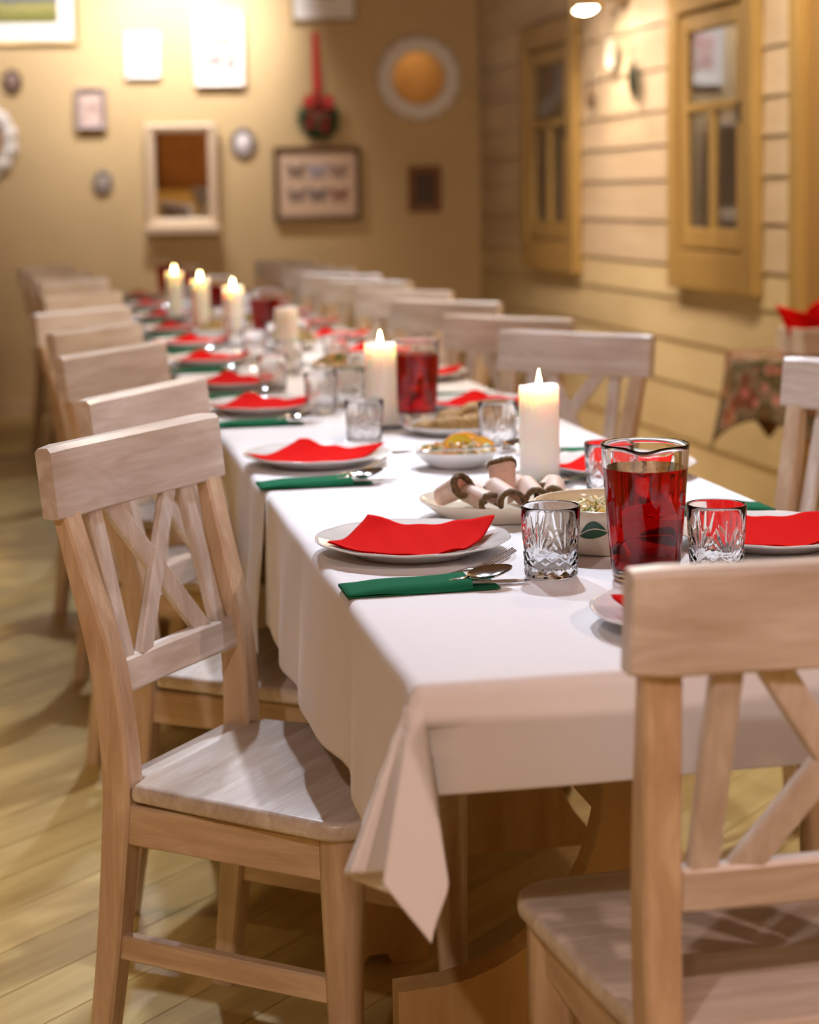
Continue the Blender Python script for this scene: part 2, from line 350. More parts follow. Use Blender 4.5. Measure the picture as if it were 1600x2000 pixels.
def make_window(name, y0, y1, z0, z1, n):
    """y0 nearer the camera, y1 farther; boxes in wall coordinates (x negative = into the room)"""
    L = y1-y0; o = empty(name, (right_x(y0)-0.012, y0, 0), rot_r); tag(o, kind='structure')
    fr = 0.105; t = 0.05
    MB().bbox(-t, 0.0, 0, fr, z0, z1, 0.006).build('frame_stile', M['frame_wood'], o)
    MB().bbox(-t, 0.0, L-fr, L, z0, z1, 0.006).build('frame_stile', M['frame_wood'], o)
    MB().bbox(-t, 0.0, fr, L-fr, z1-0.13, z1, 0.006).build('frame_rail', M['frame_wood'], o)
    MB().bbox(-t, 0.0, fr, L-fr, z0, z0+0.155, 0.006).build('frame_rail', M['frame_wood'], o)
    a0, a1, b0, b1 = fr+0.006, L-fr-0.006, z0+0.165, z1-0.14
    sw = 0.075; s0, s1 = -0.034, -0.004
    MB().bbox(s0, s1, a0, a0+sw, b0, b1, 0.008).build('sash_stile', M['frame_wood'], o)
    MB().bbox(s0, s1, a1-sw, a1, b0, b1, 0.008).build('sash_stile', M['frame_wood'], o)
    MB().bbox(s0, s1, a0+sw, a1-sw, b0, b0+0.085, 0.008).build('sash_rail', M['frame_wood'], o)
    MB().bbox(s0, s1, a0+sw, a1-sw, b1-0.075, b1, 0.008).build('sash_rail', M['frame_wood'], o)
    zt = b1-0.075-0.285
    MB().bbox(s0, s1, a0+sw, a1-sw, zt-0.036, zt, 0.007).build('glazing_bar', M['frame_wood'], o)
    ym = (a0+a1)/2
    MB().bbox(s0, s1, ym-0.022, ym+0.022, b0+0.085, zt-0.036, 0.007).build('glazing_bar', M['frame_wood'], o)
    for q0, q1, r0, r1 in ((a0+sw, a1-sw, zt, b1-0.075), (a0+sw, ym-0.022, b0+0.085, zt-0.036), (ym+0.022, a1-sw, b0+0.085, zt-0.036)):
        MB().box(-0.016, -0.013, q0, q1, r0, r1).build('pane', M['glass'], o)
    cm = MB(); npl = 26
    pts = [(-0.0085+0.0025*math.sin(i*2.1), a0+sw+(a1-a0-2*sw)*i/npl) for i in range(npl+1)]
    cm.loft([[(x, y, b0+0.085) for x, y in pts], [(x, y, b1-0.075) for x, y in pts]], cap=False, close=False)
    cm.build('curtain', M['curtain'], o, smooth=True)
    MB().box(-0.0035, -0.001, a0+sw-0.01, a1-sw+0.01, b0+0.08, b1-0.07).build('dark_backing', M['void'], o)
    lt = MB().bbox(-0.046, -0.034, a0+0.028, a0+0.046, (b0+b1)/2+0.02, (b0+b1)/2+0.10, 0.003).build('latch', M['blackmetal'], o)
    return o
make_window('window_1', 6.35, 7.23, 0.85, 2.10, 1)
make_window('window_2', 8.51, 9.42, 0.85, 2.12, 2)

# ------------------------------------------------------------------ gallery wall
def on_back(u, z, name, out=0.0):
    """an Empty on the back wall: local X along the wall to the right, local -Y out of the wall"""
    x = 2.56+u*math.cos(0.1); y = 10.45-u*math.sin(0.1)
    x -= math.sin(0.1)*out; y -= math.cos(0.1)*out
    return empty(name, (x, y, z), -0.1)
def ring_frame(m, W, H, w, d, lip=0.35):
    prof = [(0, 0), (0, -d*0.8), (w*0.25, -d), (w*0.75, -d*0.85), (w, -d*0.55), (w, 0)]
    rings = []
    for sx, sz in ((-1, -1), (1, -1), (1, 1), (-1, 1)):
        rings.append([(sx*(W/2-a), y, sz*(H/2-a)) for a, y in prof])
    rings.append(rings[0]); m.loft(rings, cap=False, close=True); return m
def picture(name, u0, u1, z0, z1, fw_, depth, fm, label, cat='picture', mount=None, art=None, artrect=None, group='pictures on the gallery wall', tilt=0.0):
    W, H = u1-u0, z1-z0; o = on_back((u0+u1)/2, (z0+z1)/2, name, 0.002)
    o.rotation_euler = (0, tilt, -0.1)
    tag(o, label, cat, group)
    ring_frame(MB(), W, H, fw_, depth).build('frame', fm, o)
    mb_ = MB().box(-W/2+fw_*0.6, W/2-fw_*0.6, -depth*0.45, -0.001, -H/2+fw_*0.6, H/2-fw_*0.6).build('mount_board', mount or M['mount'], o)
    if art:
        a0, a1, b0, b1 = artrect or (-W/2+fw_+0.03, W/2-fw_-0.03, -H/2+fw_+0.03, H/2-fw_-0.03)
        MB().box(a0, a1, -depth*0.45-0.0015, -depth*0.45, b0, b1).build('print', art, mb_)
    return o
picture('framed_picture', -3.16, -2.343, 2.144, 2.78, 0.022, 0.03, M['gold'], 'large landscape print with wide white mount in thin gold frame', art=M['art_land'], artrect=(-0.30, 0.303, -0.2, 0.24))
picture('framed_picture', -2.075, -1.873, 1.944, 2.204, 0.02, 0.03, M['white_paint'], 'small white framed print with pink blotches', art=M['art_pink'], artrect=(-0.052, 0.05, -0.075, 0.075))
picture('framed_picture', -1.678, -1.389, 1.895, 2.323, 0.018, 0.04, M['white_paint'], 'upright white framed town sketch, between the small white print and the red ribbon', art=M['art_town'], artrect=(-0.075, 0.10, -0.12, 0.10))
picture('framed_picture', -1.108, -0.727, 2.265, 2.66, 0.014, 0.03, M['gold'], 'white print in thin gold frame above the red ribbon, cut off by the top', art=M['art_town'], artrect=(-0.09, 0.09, -0.06, 0.14))
picture('framed_picture', -2.365, -2.190, 1.654, 1.892, 0.026, 0.04, M['lavender'], 'small portrait in grey lavender wooden frame', art=M['art_portrait'], artrect=(-0.058, 0.058, -0.09, 0.09), mount=M['lavender'])
picture('framed_picture', -0.438, -0.243, 1.147, 1.416, 0.04, 0.03, M['redbrown'], 'small dark print in red-brown wooden frame under the round mirror', art=M['art_dark'], artrect=(-0.055, 0.055, -0.09, 0.09), mount=M['redbrown'])
# butterflies
bt = picture('butterfly_case', -1.232, -0.719, 1.103, 1.539, 0.032, 0.04, M['darkbrown'], 'dark framed case with two rows of mounted butterflies', 'picture', mount=M['beige_mount'])
wcols = [(0.22, 0.15, 0.13), (0.34, 0.32, 0.42), (0.30, 0.19, 0.17), (0.24, 0.17, 0.16), (0.13, 0.12, 0.13), (0.26, 0.09, 0.07)]
MB().box(-0.21, 0.21, -0.0195, -0.018, -0.175, 0.175).build('mount_sheet', M['beige_mount'], bt)
for i in range(6):
    cx = (-0.125, 0.0, 0.125)[i % 3]; cz = 0.075 if i < 3 else -0.065
    bm_ = MB()
    for sx in (-1, 1):
        bm_.prism([(cx+sx*0.004, cz+0.0), (cx+sx*0.018, cz+0.032), (cx+sx*0.054, cz+0.042), (cx+sx*0.056, cz+0.018), (cx+sx*0.034, cz-0.002)], -0.026, -0.024, 'xz')
        bm_.prism([(cx+sx*0.004, cz+0.0), (cx+sx*0.034, cz-0.002), (cx+sx*0.046, cz-0.020), (cx+sx*0.034, cz-0.040), (cx+sx*0.014, cz-0.030)], -0.026, -0.024, 'xz')
    bm_.tube([(cx, -0.026, cz-0.03), (cx, -0.028, cz), (cx, -0.026, cz+0.03)], [0.002, 0.004, 0.002], 6)
    bm_.build('butterfly', plain('butterfly_wing', wcols[i], 0.6), bt)
# rectangular mirror with sill
mo = on_back(-1.7615, 1.3795, 'wall_mirror', 0.014); mo.rotation_euler = (0.05, 0, -0.145); tag(mo, 'rectangular mirror in cream wooden frame with small sill', 'mirror')
ring_frame(MB(), 0.413, 0.60, 0.052, 0.055).build('frame', M['cream_wood'], mo)
MB().box(-0.16, 0.16, -0.018, -0.002, -0.255, 0.255).build('mirror_glass', M['mirror'], mo)
MB().bbox(-0.215, 0.215, -0.095, 0.0, -0.335, -0.285, 0.008).build('sill', M['cream_wood'], mo)
# ornate round mirrors
def ornate(u, z, R, r, label):
    o = on_back(u, z, 'round_mirror', 0.010); o.rotation_euler = (0.03, 0, -0.1); tag(o, label, 'mirror', 'round mirrors with carved white frames')
    m_ = MB(); nseg, nr = 120, 14; vs = []; fs = []
    for j in range(nseg):
        a = 2*PI*j/nseg; sc = 0.5+0.5*abs(math.sin(a*7)); rip = 0.5+0.5*math.sin(a*28)
        for i in range(nr):
            t = i/(nr-1); ro = R*(0.90+0.115*sc+0.02*rip); rr = r+(ro-r)*t
            h = 0.012+0.030*math.sin(PI*min(1, t*1.02))**0.7*(0.75+0.25*math.sin(a*14+t*7)*math.cos(t*9))
            if i == 0 or i == nr-1: h = 0.0
            vs.append((rr*math.cos(a), -h, rr*math.sin(a)))
    for j in range(nseg):
        k2 = (j+1) % nseg
        for i in range(nr-1): fs.append((j*nr+i, j*nr+i+1, k2*nr+i+1, k2*nr+i))
        fs.append((j*nr, k2*nr, k2*nr+nr-1, j*nr+nr-1))
    new_mesh('frame', vs, fs, M['white_paint'], o, smooth=True)
    g = MB(); n = 48
    g.prism([((r+0.006)*math.cos(2*PI*i/n), (r+0.006)*math.sin(2*PI*i/n)) for i in range(n)], -0.006, -0.001, 'xz'); g.build('mirror_glass', M['mirror'], o)
ornate(-0.368, 1.932, 0.247, 0.152, 'round mirror in carved white frame, right of the wreath')
ornate(-2.94, 1.587, 0.242, 0.150, 'round mirror in carved white frame, cut off at the left edge')
# small ovals
def oval(name, u, z, a, b_, label, fm, cm, beads=0):
    o = on_back(u, z, name, 0.002); tag(o, label, 'ornament', 'small ovals on the gallery wall')
    n = 36; rings = []
    for k_ in range(n+1):
        t = 2*PI*k_/n; c, s_ = math.cos(t), math.sin(t)
        rings.append([(a*(1-q)*c, -d, b_*(1-q)*s_) for q, d in ((0, 0), (0.02, 0.014), (0.14, 0.022), (0.26, 0.016), (0.30, 0))])
    MB().loft(rings, cap=False).build('frame', fm, o, smooth=True)
    MB().lathe([(0, -0.016), (0.5, -0.014), (0.85, -0.009), (1.0, 0.0), (0, 0)], 24).build('cameo', cm, o, smooth=True)
    c = [x for x in bpy.data.objects if x.parent == o and x.name.startswith('cameo')][0]
    c.scale = (a*0.74, b_*0.74, 1.0); c.rotation_euler = (-PI/2, 0, 0)
    if beads:
        bmb = MB()
        for k_ in range(beads):
            t = 2*PI*k_/beads; bmb.lathe([(0, -0.011), (0.008, -0.007), (0.011, 0), (0.008, 0.007), (0, 0.011)], 8, (a*math.cos(t), -0.012, b_*math.sin(t)))
        bmb.build('bead_ring', fm, o, smooth=True)
oval('oval_plaque', -2.723, 1.932, 0.057, 0.072, 'tiny dark brown oval plaque at the left edge', M['darkbrown'], plain('oval_grey', (0.26, 0.18, 0.16), 0.4))
oval('oval_plaque', -1.406, 1.568, 0.066, 0.080, 'small beaded oval frame with pearl white centre, beside the rectangular mirror', M['silverdark'], M['pearl'], 22)
oval('oval_plaque', -2.22, 1.35, 0.048, 0.060, 'tiny oval frame with grey centre, left of the rectangular mirror', M['silverdark'], plain('oval_pale', (0.46, 0.40, 0.36), 0.4), 16)
# wreath with ribbon
wo = on_back(-0.962, 1.70, 'wreath', 0.004); wo.scale = (1.25, 1.25, 1.25); tag(wo, 'small fir wreath hanging on a long red ribbon', 'wreath')
rb = MB(); rb.grid(3, 14, lambda s_, t: (-0.020+0.040*s_*(1-0.25*t)-0.005+0.010*t*0, -0.010-0.004*math.sin(t*5), 0.08+t*0.325), 0.002); rb.build('ribbon', M['ribbon'], wo)
bow = MB()
for sx in (-1, 1): bow.prism([(0, 0.085), (sx*0.055, 0.115), (sx*0.075, 0.075), (sx*0.055, 0.035)], -0.058, -0.050, 'xz')
bow.build('bow', M['ribbon'], wo)
fm_ = MB(); rnd = random.Random(3)
for i in range(420):
    a = rnd.uniform(0, 2*PI); R0 = 0.068+rnd.gauss(0, 0.014); c = Vector((R0*math.cos(a), -0.028+rnd.gauss(0, 0.010), R0*math.sin(a)))
    a2 = a+rnd.choice((-1, 1))*rnd.uniform(0.3, 1.4); d = Vector((math.cos(a2), rnd.uniform(-0.9, 0.1), math.sin(a2))).normalized()*rnd.uniform(0.025, 0.048)
    n_ = d.cross(Vector((0, 1, 0.3))).normalized()*0.0032
    fm_.add([c-n_, c+n_, c+d, c+Vector((0, -0.003, 0))], [(0, 1, 2), (0, 3, 2), (1, 3, 2)])
tag(fm_.build('fir_needles', M['fir'], wo), kind='stuff')
MB().loft([[((0.066+0.02*math.cos(q))*math.cos(t), -0.024+0.018*math.sin(q), (0.066+0.02*math.cos(q))*math.sin(t)) for q in [2*PI*k_/8 for k_ in range(8)]] for t in [2*PI*j/24 for j in range(25)]], cap=False).build('ring', M['fir'], wo, smooth=True)
for i in range(9):
    a = 2*PI*i/9+0.3; mm = MB().lathe([(0, -0.017), (0.012, -0.012), (0.017, 0), (0.012, 0.012), (0, 0.017)], 10, (0.058*math.cos(a)*(1 if i % 2 else 0.7), -0.058, 0.058*math.sin(a)*(1 if i % 2 else 0.7)))
    mm.build('berry' if i % 3 else 'cone', M['berry'] if i % 3 else M['cone'], wo, smooth=True)
MB().lathe([(0, -0.03), (0.02, -0.024), (0.034, 0), (0.02, 0.024), (0, 0.03)], 12, (0.0, -0.05, 0.0)).build('cone', M['cone'], wo, smooth=True)

# right wall ornaments and lamp
def on_right(y, z, name, out=0.022):
    return empty(name, (right_x(y)-out, y, z), rot_r)
h1 = on_right(8.28, 1.72, 'wall_ornament'); tag(h1, 'small dark drop-shaped ornament hanging left of the leaf-shaped one', 'ornament')
MB().lathe([(0, -0.075), (0.016, -0.06), (0.022, -0.03), (0.010, 0.02), (0.004, 0.06), (0, 0.07)], 12, (-0.024, 0, 0)).build('drop', plain('drop_brown', (0.16, 0.10, 0.06), 0.6), h1, smooth=True)
MB().tube([(0, 0, 0.11), (-0.02, 0, 0.10), (-0.024, 0, 0.06)], 0.003, 6).build('hook', M['blackmetal'], h1)
h2 = on_right(7.69, 1.75, 'wall_ornament'); tag(h2, 'dark green leaf-shaped ornament hanging beside the first window', 'ornament')
lf = MB(); lf.grid(7, 12, lambda s_, t: (-0.020-0.03*math.sin(t*PI)*(1-abs(2*s_-1)), (s_-0.5)*0.10*math.sin(PI*min(1, t*0.93+0.06))+0.03*t-0.03, -0.11+0.21*t), 0.004)
lf.build('leaf', plain('ornament_green', (0.028, 0.034, 0.018), 0.6), h2, smooth=True)
MB().tube([(0, 0, 0.12), (-0.03, 0, 0.118), (-0.036, 0.0, 0.09)], 0.004, 6).build('hook', M['blackmetal'], h2)
pl = on_right(8.0, 1.88, 'wall_plate'); tag(pl, 'small pale round plate on the siding in the lamp glow', 'ornament')
pp = MB().lathe([(0, 0.006), (0.045, 0.006), (0.072, 0.018), (0.075, 0.018), (0.045, 0.0), (0, 0.0)], 32); pm = pp.build('disc', M['ceramic'], pl, smooth=True); pm.rotation_euler = (0, -PI/2, 0)
pb = MB().lathe([(0, 0.011), (0.014, 0.008), (0.018, 0.002), (0, 0.002)], 16, (0, 0, 0)); pb = pb.build('boss', plain('plate_boss', (0.55, 0.45, 0.30), 0.3), pl, smooth=True); pb.rotation_euler = (0, -PI/2, 0); pb.location = (-0.006, 0, 0)
lamp = on_right(7.87, 2.122, 'wall_lamp'); lamp.scale = (1.25, 1.25, 1.25); tag(lamp, 'brass wall lamp with two glowing shaded bulbs above the siding', 'lamp')
MB().bbox(-0.02, 0.0, -0.05, 0.05, -0.02, 0.12, 0.006).build('back_plate', M['lamp_body'], lamp)
MB().tube([(-0.02, 0, 0.06), (-0.08, 0, 0.09), (-0.14, 0, 0.06)], 0.009, 8).build('arm', M['lamp_body'], lamp)
for i, (dx, dy) in enumerate(((-0.13, 0.055), (-0.15, -0.045))):
    sh = MB().lathe([(0.022, 0.06), (0.040, 0.03), (0.062, -0.045), (0.058, -0.045), (0.037, 0.028), (0.018, 0.056)], 20, (dx, dy, 0)).build('lamp_shade', M['lamp_body'], lamp, smooth=True)
    MB().lathe([(0, -0.055), (0.03, -0.048), (0.046, -0.03), (0.035, -0.005), (0.012, 0.02), (0, 0.02)], 16, (dx, dy, 0)).build('bulb', M['bulb'], sh, smooth=True)
spot('wall_lamp_light', (right_x(8.0)-0.17, 8.0, 2.06), (right_x(7.85), 7.85, 1.5), 9, (1.0, 0.74, 0.42), 80, 1.0, 0.04)

# ------------------------------------------------------------------ dining chair
def rr8(cx, cy, w_, d_, c):
    a, b_ = w_/2, d_/2
    return [(cx-a+c, cy-b_), (cx+a-c, cy-b_), (cx+a, cy-b_+c), (cx+a, cy+b_-c), (cx+a-c, cy+b_), (cx-a+c, cy+b_), (cx-a, cy+b_-c), (cx-a, cy-b_+c)]
def spline(pts, n):
    out = []
    P_ = [pts[0]]+list(pts)+[pts[-1]]
    for i in range(1, len(P_)-2):
        for k_ in range(n):
            t = k_/n; p0, p1, p2, p3 = P_[i-1], P_[i], P_[i+1], P_[i+2]
            out.append(tuple(0.5*((2*b_)+(-a+c)*t+(2*a-5*b_+4*c-d)*t*t+(-a+3*b_-3*c+d)*t**3) for a, b_, c, d in zip(p0, p1, p2, p3)))
    out.append(tuple(pts[-1])); return out
ST, RT, RB = 0.437, 0.912, 0.808
def lin_tab(pts, z):
    for (z0, y0), (z1, y1) in zip(pts[:-1], pts[1:]):
        if z <= z1: return y0+(y1-y0)*(z-z0)/(z1-z0)
    return pts[-1][1]
POST = spline([(-0.234, 0.0), (-0.210, 0.18), (-0.194, 0.36), (-0.190, 0.46), (-0.203, 0.60), (-0.238, 0.74), (-0.258, 0.818)], 4)
def back_post_y(z): return lin_tab([(b_, a) for a, b_ in POST], z)
def bar(p0, p1, w_, t_, nrm=(0, 1, 0), c=0.003):
    """a chamfered bar from p0 to p1, width w_ across, thickness t_ along nrm"""
    p0, p1 = Vector(p0), Vector(p1); d = (p1-p0).normalized(); n = Vector(nrm); n = (n-d*n.dot(d)).normalized(); s_ = d.cross(n)
    return [[p+s_*a+n*b_ for a, b_ in rr8(0, 0, w_, t_, c)] for p in (p0, p1)]
def make_chair():
    root = empty('dining_chair')
    # seat: plank with rounded front corners, notched for the posts
    out = [(-0.136, -0.205), (-0.136, -0.168), (-0.178, -0.160), (-0.189, -0.05), (-0.201, 0.10)]
    for i in range(7):
        a = PI-(PI/2)*i/6; out.append((-0.150+0.055*math.cos(a), 0.155+0.055*math.sin(a)))
    out += [(-0.08, 0.214), (0.0, 0.216)]
    full = out+[(-x, y) for x, y in reversed(out[:-1])]
    bm = bmesh.new(); vb = [bm.verts.new((x, y, ST-0.027)) for x, y in full]; f = bm.faces.new(vb)
    ext = bmesh.ops.extrude_face_region(bm, geom=[f]); top = [v for v in ext['geom'] if isinstance(v, bmesh.types.BMVert)]
    for v in top: v.co.z = ST
    bm.normal_update()
    te = [e for e in bm.edges if all(abs(v.co.z-ST) < 1e-5 for v in e.verts)]
    be = [e for e in bm.edges if all(abs(v.co.z-ST+0.027) < 1e-5 for v in e.verts)]
    bmesh.ops.bevel(bm, geom=te+be, offset=0.009, segments=3, affect='EDGES', profile=0.5)
    bmesh.ops.recalc_face_normals(bm, faces=bm.faces)
    me = bpy.data.meshes.new('seat'); bm.to_mesh(me); bm.free(); me.materials.append(M['wash_x'])
    so = bpy.data.objects.new('seat', me); COL.objects.link(so); so.parent = root; shade_auto(so, 50)
    # top rail: slightly bowed plank
    rings = []; nx = 15
    for i in range(nx):
        x = -0.215+0.43*i/(nx-1); q = 1-(x/0.215)**2; sag = -0.009*q; e = min(1.0, (0.215-abs(x))/0.012)
        yc = -0.258+sag; lean = 0.012; z0, z1 = RB, RT-0.002*q; th = 0.034; c = 0.007
        sec = [(-th/2, z0+c*0.4), (-th/2, z1-c), (-th/2+c, z1-0.001), (th/2-c, z1), (th/2, z1-c), (th/2, z0+c*0.4), (th/2-c*0.4, z0), (-th/2+c*0.4, z0)]
        zm = (z0+z1)/2
        rings.append([(x, yc+a*(0.80+0.2*e)-lean*(z-z0)/(z1-z0), zm+(z-zm)*(0.955+0.045*e)) for a, z in sec])
    MB().loft(rings).build('top_rail', M['wash_x'], root, auto=35)
    # lower back rail
    LZ = 0.578
    rings = []
    for i in range(9):
        x = -0.160+0.32*i/8; q = 1-(x/0.160)**2; y = back_post_y(LZ)-0.004*q
        rings.append([(x, y+a-0.22*b_, LZ+b_) for a, b_ in rr8(0, 0, 0.022, 0.048, 0.004)])
    MB().loft(rings).build('lower_rail', M['wash_x'], root, auto=35)
    zb, zt = LZ+0.014, RB+0.012
    yb, yt = back_post_y(zb)-0.003, -0.2645
    for s_ in (-1, 1):
        MB().loft(bar((s_*0.121, yb, zb), (s_*0.117, yt, zt), 0.031, 0.016)).build('back_slat', M['wash_z'], root, auto=35)
    for s_ in (-1, 1):
        MB().loft(bar((s_*0.083, yb+0.0015*s_, zb), (-s_*0.080, yt+0.0015*s_, zt), 0.032, 0.015)).build('cross_slat', M['wash_z'], root, auto=35)
    # legs
    for s_ in (-1, 1):
        rings = []
        for y, z in POST:
            w_ = 0.034+0.005*min(1, z/0.4); d_ = lin_tab([(0.0, 0.034), (0.42, 0.047), (0.60, 0.043), (0.82, 0.024)], z)
            xc = lin_tab([(0.0, 0.168), (0.40, 0.158), (0.60, 0.166), (0.82, 0.182)], z)
            rings.append([(x, yy, z) for x, yy in rr8(s_*xc, y, w_, d_, 0.004)])
        MB().loft(rings).build('leg', M['leg_z'], root, auto=35)
        rings = []
        for z, w_, dx in ((0.0, 0.034, 0.006), (0.10, 0.039, 0.004), (0.25, 0.047, 0.001), (0.34, 0.052, 0.0), (ST-0.027, 0.053, 0.0)):
            rings.append([(x, yy, z) for x, yy in rr8(s_*(0.163+dx), 0.165+dx, w_, w_, w_*0.22)])
        MB().loft(rings).build('leg', M['leg_z'], root, auto=50)
        # side apron and stretcher
        MB().loft(bar((s_*0.162, -0.18, 0.375), (s_*0.168, 0.150, 0.375), 0.058, 0.020, (1, 0, 0))).build('apron', M['leg_y'], root, auto=35)
        MB().loft(bar((s_*0.163, back_post_y(0.2), 0.195), (s_*0.165, 0.165, 0.195), 0.036, 0.020, (1, 0, 0))).build('stretcher', M['leg_y'], root, auto=35)
    MB().loft(bar((-0.165, 0.168, 0.375), (0.165, 0.168, 0.375), 0.058, 0.020, (0, 1, 0))).build('apron', M['leg_x'], root, auto=35)
    MB().loft(bar((-0.16, -0.186, 0.375), (0.16, -0.186, 0.375), 0.058, 0.020, (0, 1, 0))).build('apron', M['leg_x'], root, auto=35)
    return root
chairs = []
def L_pose(mx, my, deg):   # rail middle, forward = (cos, -sin) of deg
    a = math.radians(deg); f = Vector((math.cos(a), -math.sin(a))); c = Vector((mx, my))+f*0.272
    return (c.x, c.y, math.atan2(f.y, f.x)-PI/2)
def R_pose(mx, my, deg):
    a = math.radians(deg); f = Vector((-math.cos(a), -math.sin(a))); c = Vector((mx, my))+f*0.272
    return (c.x, c.y, math.atan2(f.y, f.x)-PI/2)
lab0 = 'whitewashed X-back wooden dining chair, '
poses = [((0.335, 2.539, -2.2335), lab0+"nearest on the table's left side")]
Ls = [(0.171, 3.296, 32.5), (0.145, 4.172, 35), (0.127, 4.887, 34), (0.108, 5.67, 43.5), (0.128, 6.619, 41), (0.115, 7.721, 42.5), (0.07, 8.60, 40), (0.006, 9.465, 38)]
for i, p in enumerate(Ls): poses.append((L_pose(*p), lab0+ORD[i+1]+" from the front on the table's left side"))
Rs = [(1.60, 3.28, 30), (1.274, 4.249, 43), (1.262, 4.853, 41), (1.266, 5.659, 40), (1.268, 6.35, 39), (1.273, 7.115, 41), (1.266, 7.739, 42.5), (1.268, 8.40, 41), (1.262, 9.0, 38), (1.262, 9.595, 36)]
for i, p in enumerate(Rs):
    poses.append((R_pose(*p), lab0+(ORD[i]+' from the front' if i else 'nearest')+" on the table's right side"+('' if i else ', pulled out')))
poses.append(((0.726, 1.826, 0.013), lab0+'at the near head of the table, seen from behind'))
proto = make_chair()
for i, ((x, y, rz), lb) in enumerate(poses):
    o = proto if i == 0 else copy_tree(proto)
    o.location = (x, y, 0); o.rotation_euler = (0, 0, rz); tag(o, lb, 'chair', 'dining chairs round the long table')

# ------------------------------------------------------------------ trestle tables and cloths
TX0, TX1, TZ = 0.3706, 1.1126, 0.745
TW = TX1-TX0; TC = (TX0+TX1)/2
def trestle_table(y0, y1, feet, label):
    o = empty('trestle_table', (TC, (y0+y1)/2, 0)); tag(o, label, 'table', 'trestle tables pushed together end to end')
    yc = (y0+y1)/2
    MB().bbox(-TW/2+0.004, TW/2-0.004, y0-yc+0.004, y1-yc-0.004, TZ-0.032, TZ, 0.006).build('table_top', M['trestle'], o)
    for fi, fy in enumerate(feet):
        pts = []; R = 0.245; cz = 0.46; hx = 0.315; RV = 0.245 if fi == 0 else 0.345; ft = cz-RV*0.99-0.004
        arch = 0.02 if fi == 0 else 0.17
        if fi: R = 0.250
        pts += [(-hx, 0.0), (-hx+0.05, 0.0), (-hx+0.06, 0.018), (-hx+0.09, 0.018), (-hx+0.10, 0.0), (-hx+0.16, 0.0), (-hx+0.16, arch*0.5), (-hx+0.20, arch), (hx-0.20, arch), (hx-0.16, arch*0.5), (hx-0.16, 0.0), (hx-0.10, 0.0), (hx-0.09, 0.018), (hx-0.06, 0.018), (hx-0.05, 0.0), (hx, 0.0), (hx, ft)]
        for i in range(21):
            a = -PI/2-0.12-(PI-0.24)*i/20; pts.append((hx-0.035+R*math.cos(a), min(cz+RV*math.sin(a), 0.70)))
        pts += [(hx-0.02, 0.7129), (-hx+0.02, 0.7129)]
        for i in range(21):
            a = PI/2-0.12-(PI-0.24)*i/20; pts.append((-hx+0.035+R*math.cos(a), min(cz+RV*math.sin(a), 0.70)))
        pts += [(-hx, ft)]
        MB().prism(pts, fy-yc-0.022, fy-yc+0.022, 'xz').build('trestle_panel', M['trestle'], o)
    MB().bbox(-0.02, 0.02, feet[0]-yc, feet[-1]-yc, 0.40, 0.50, 0.005).build('stretcher_beam', M['trestle'], o)
    return o
TY = [1.796, 3.03, 5.30, 7.55, 9.80]
trestle_table(TY[0], TY[1], (2.27, 2.84), 'wooden trestle table under the front white cloth')
trestle_table(TY[1], TY[2], (3.6, 5.05), 'wooden trestle table, second from the front, hidden under white cloth')
trestle_table(TY[2], TY[3], (5.85, 7.25), 'wooden trestle table, third from the front, hidden under white cloth')
trestle_table(TY[3], TY[4], (7.85, 9.66), 'wooden trestle table at the back, hidden under white cloth')
CT = 0.750   # cloth top
def edge_drop(s, r=0.012):
    """overhang length s -> (outward, down)"""
    q = r*PI/2
    if s <= 0: return 0.0, 0.0
    if s < q: th = s/r; return r*math.sin(th), r*(1-math.cos(th))
    return r, r+(s-q)
def ipol(tab, t):
    for (t0, a0), (t1, a1) in zip(tab[:-1], tab[1:]):
        if t <= t1:
            k_ = (t-t0)/(t1-t0); k_ = 0.5*k_+0.5*k_*k_*(3-2*k_); return tuple(p+(q-p)*k_ for p, q in zip(a0, a1))
    return tab[-1][1]
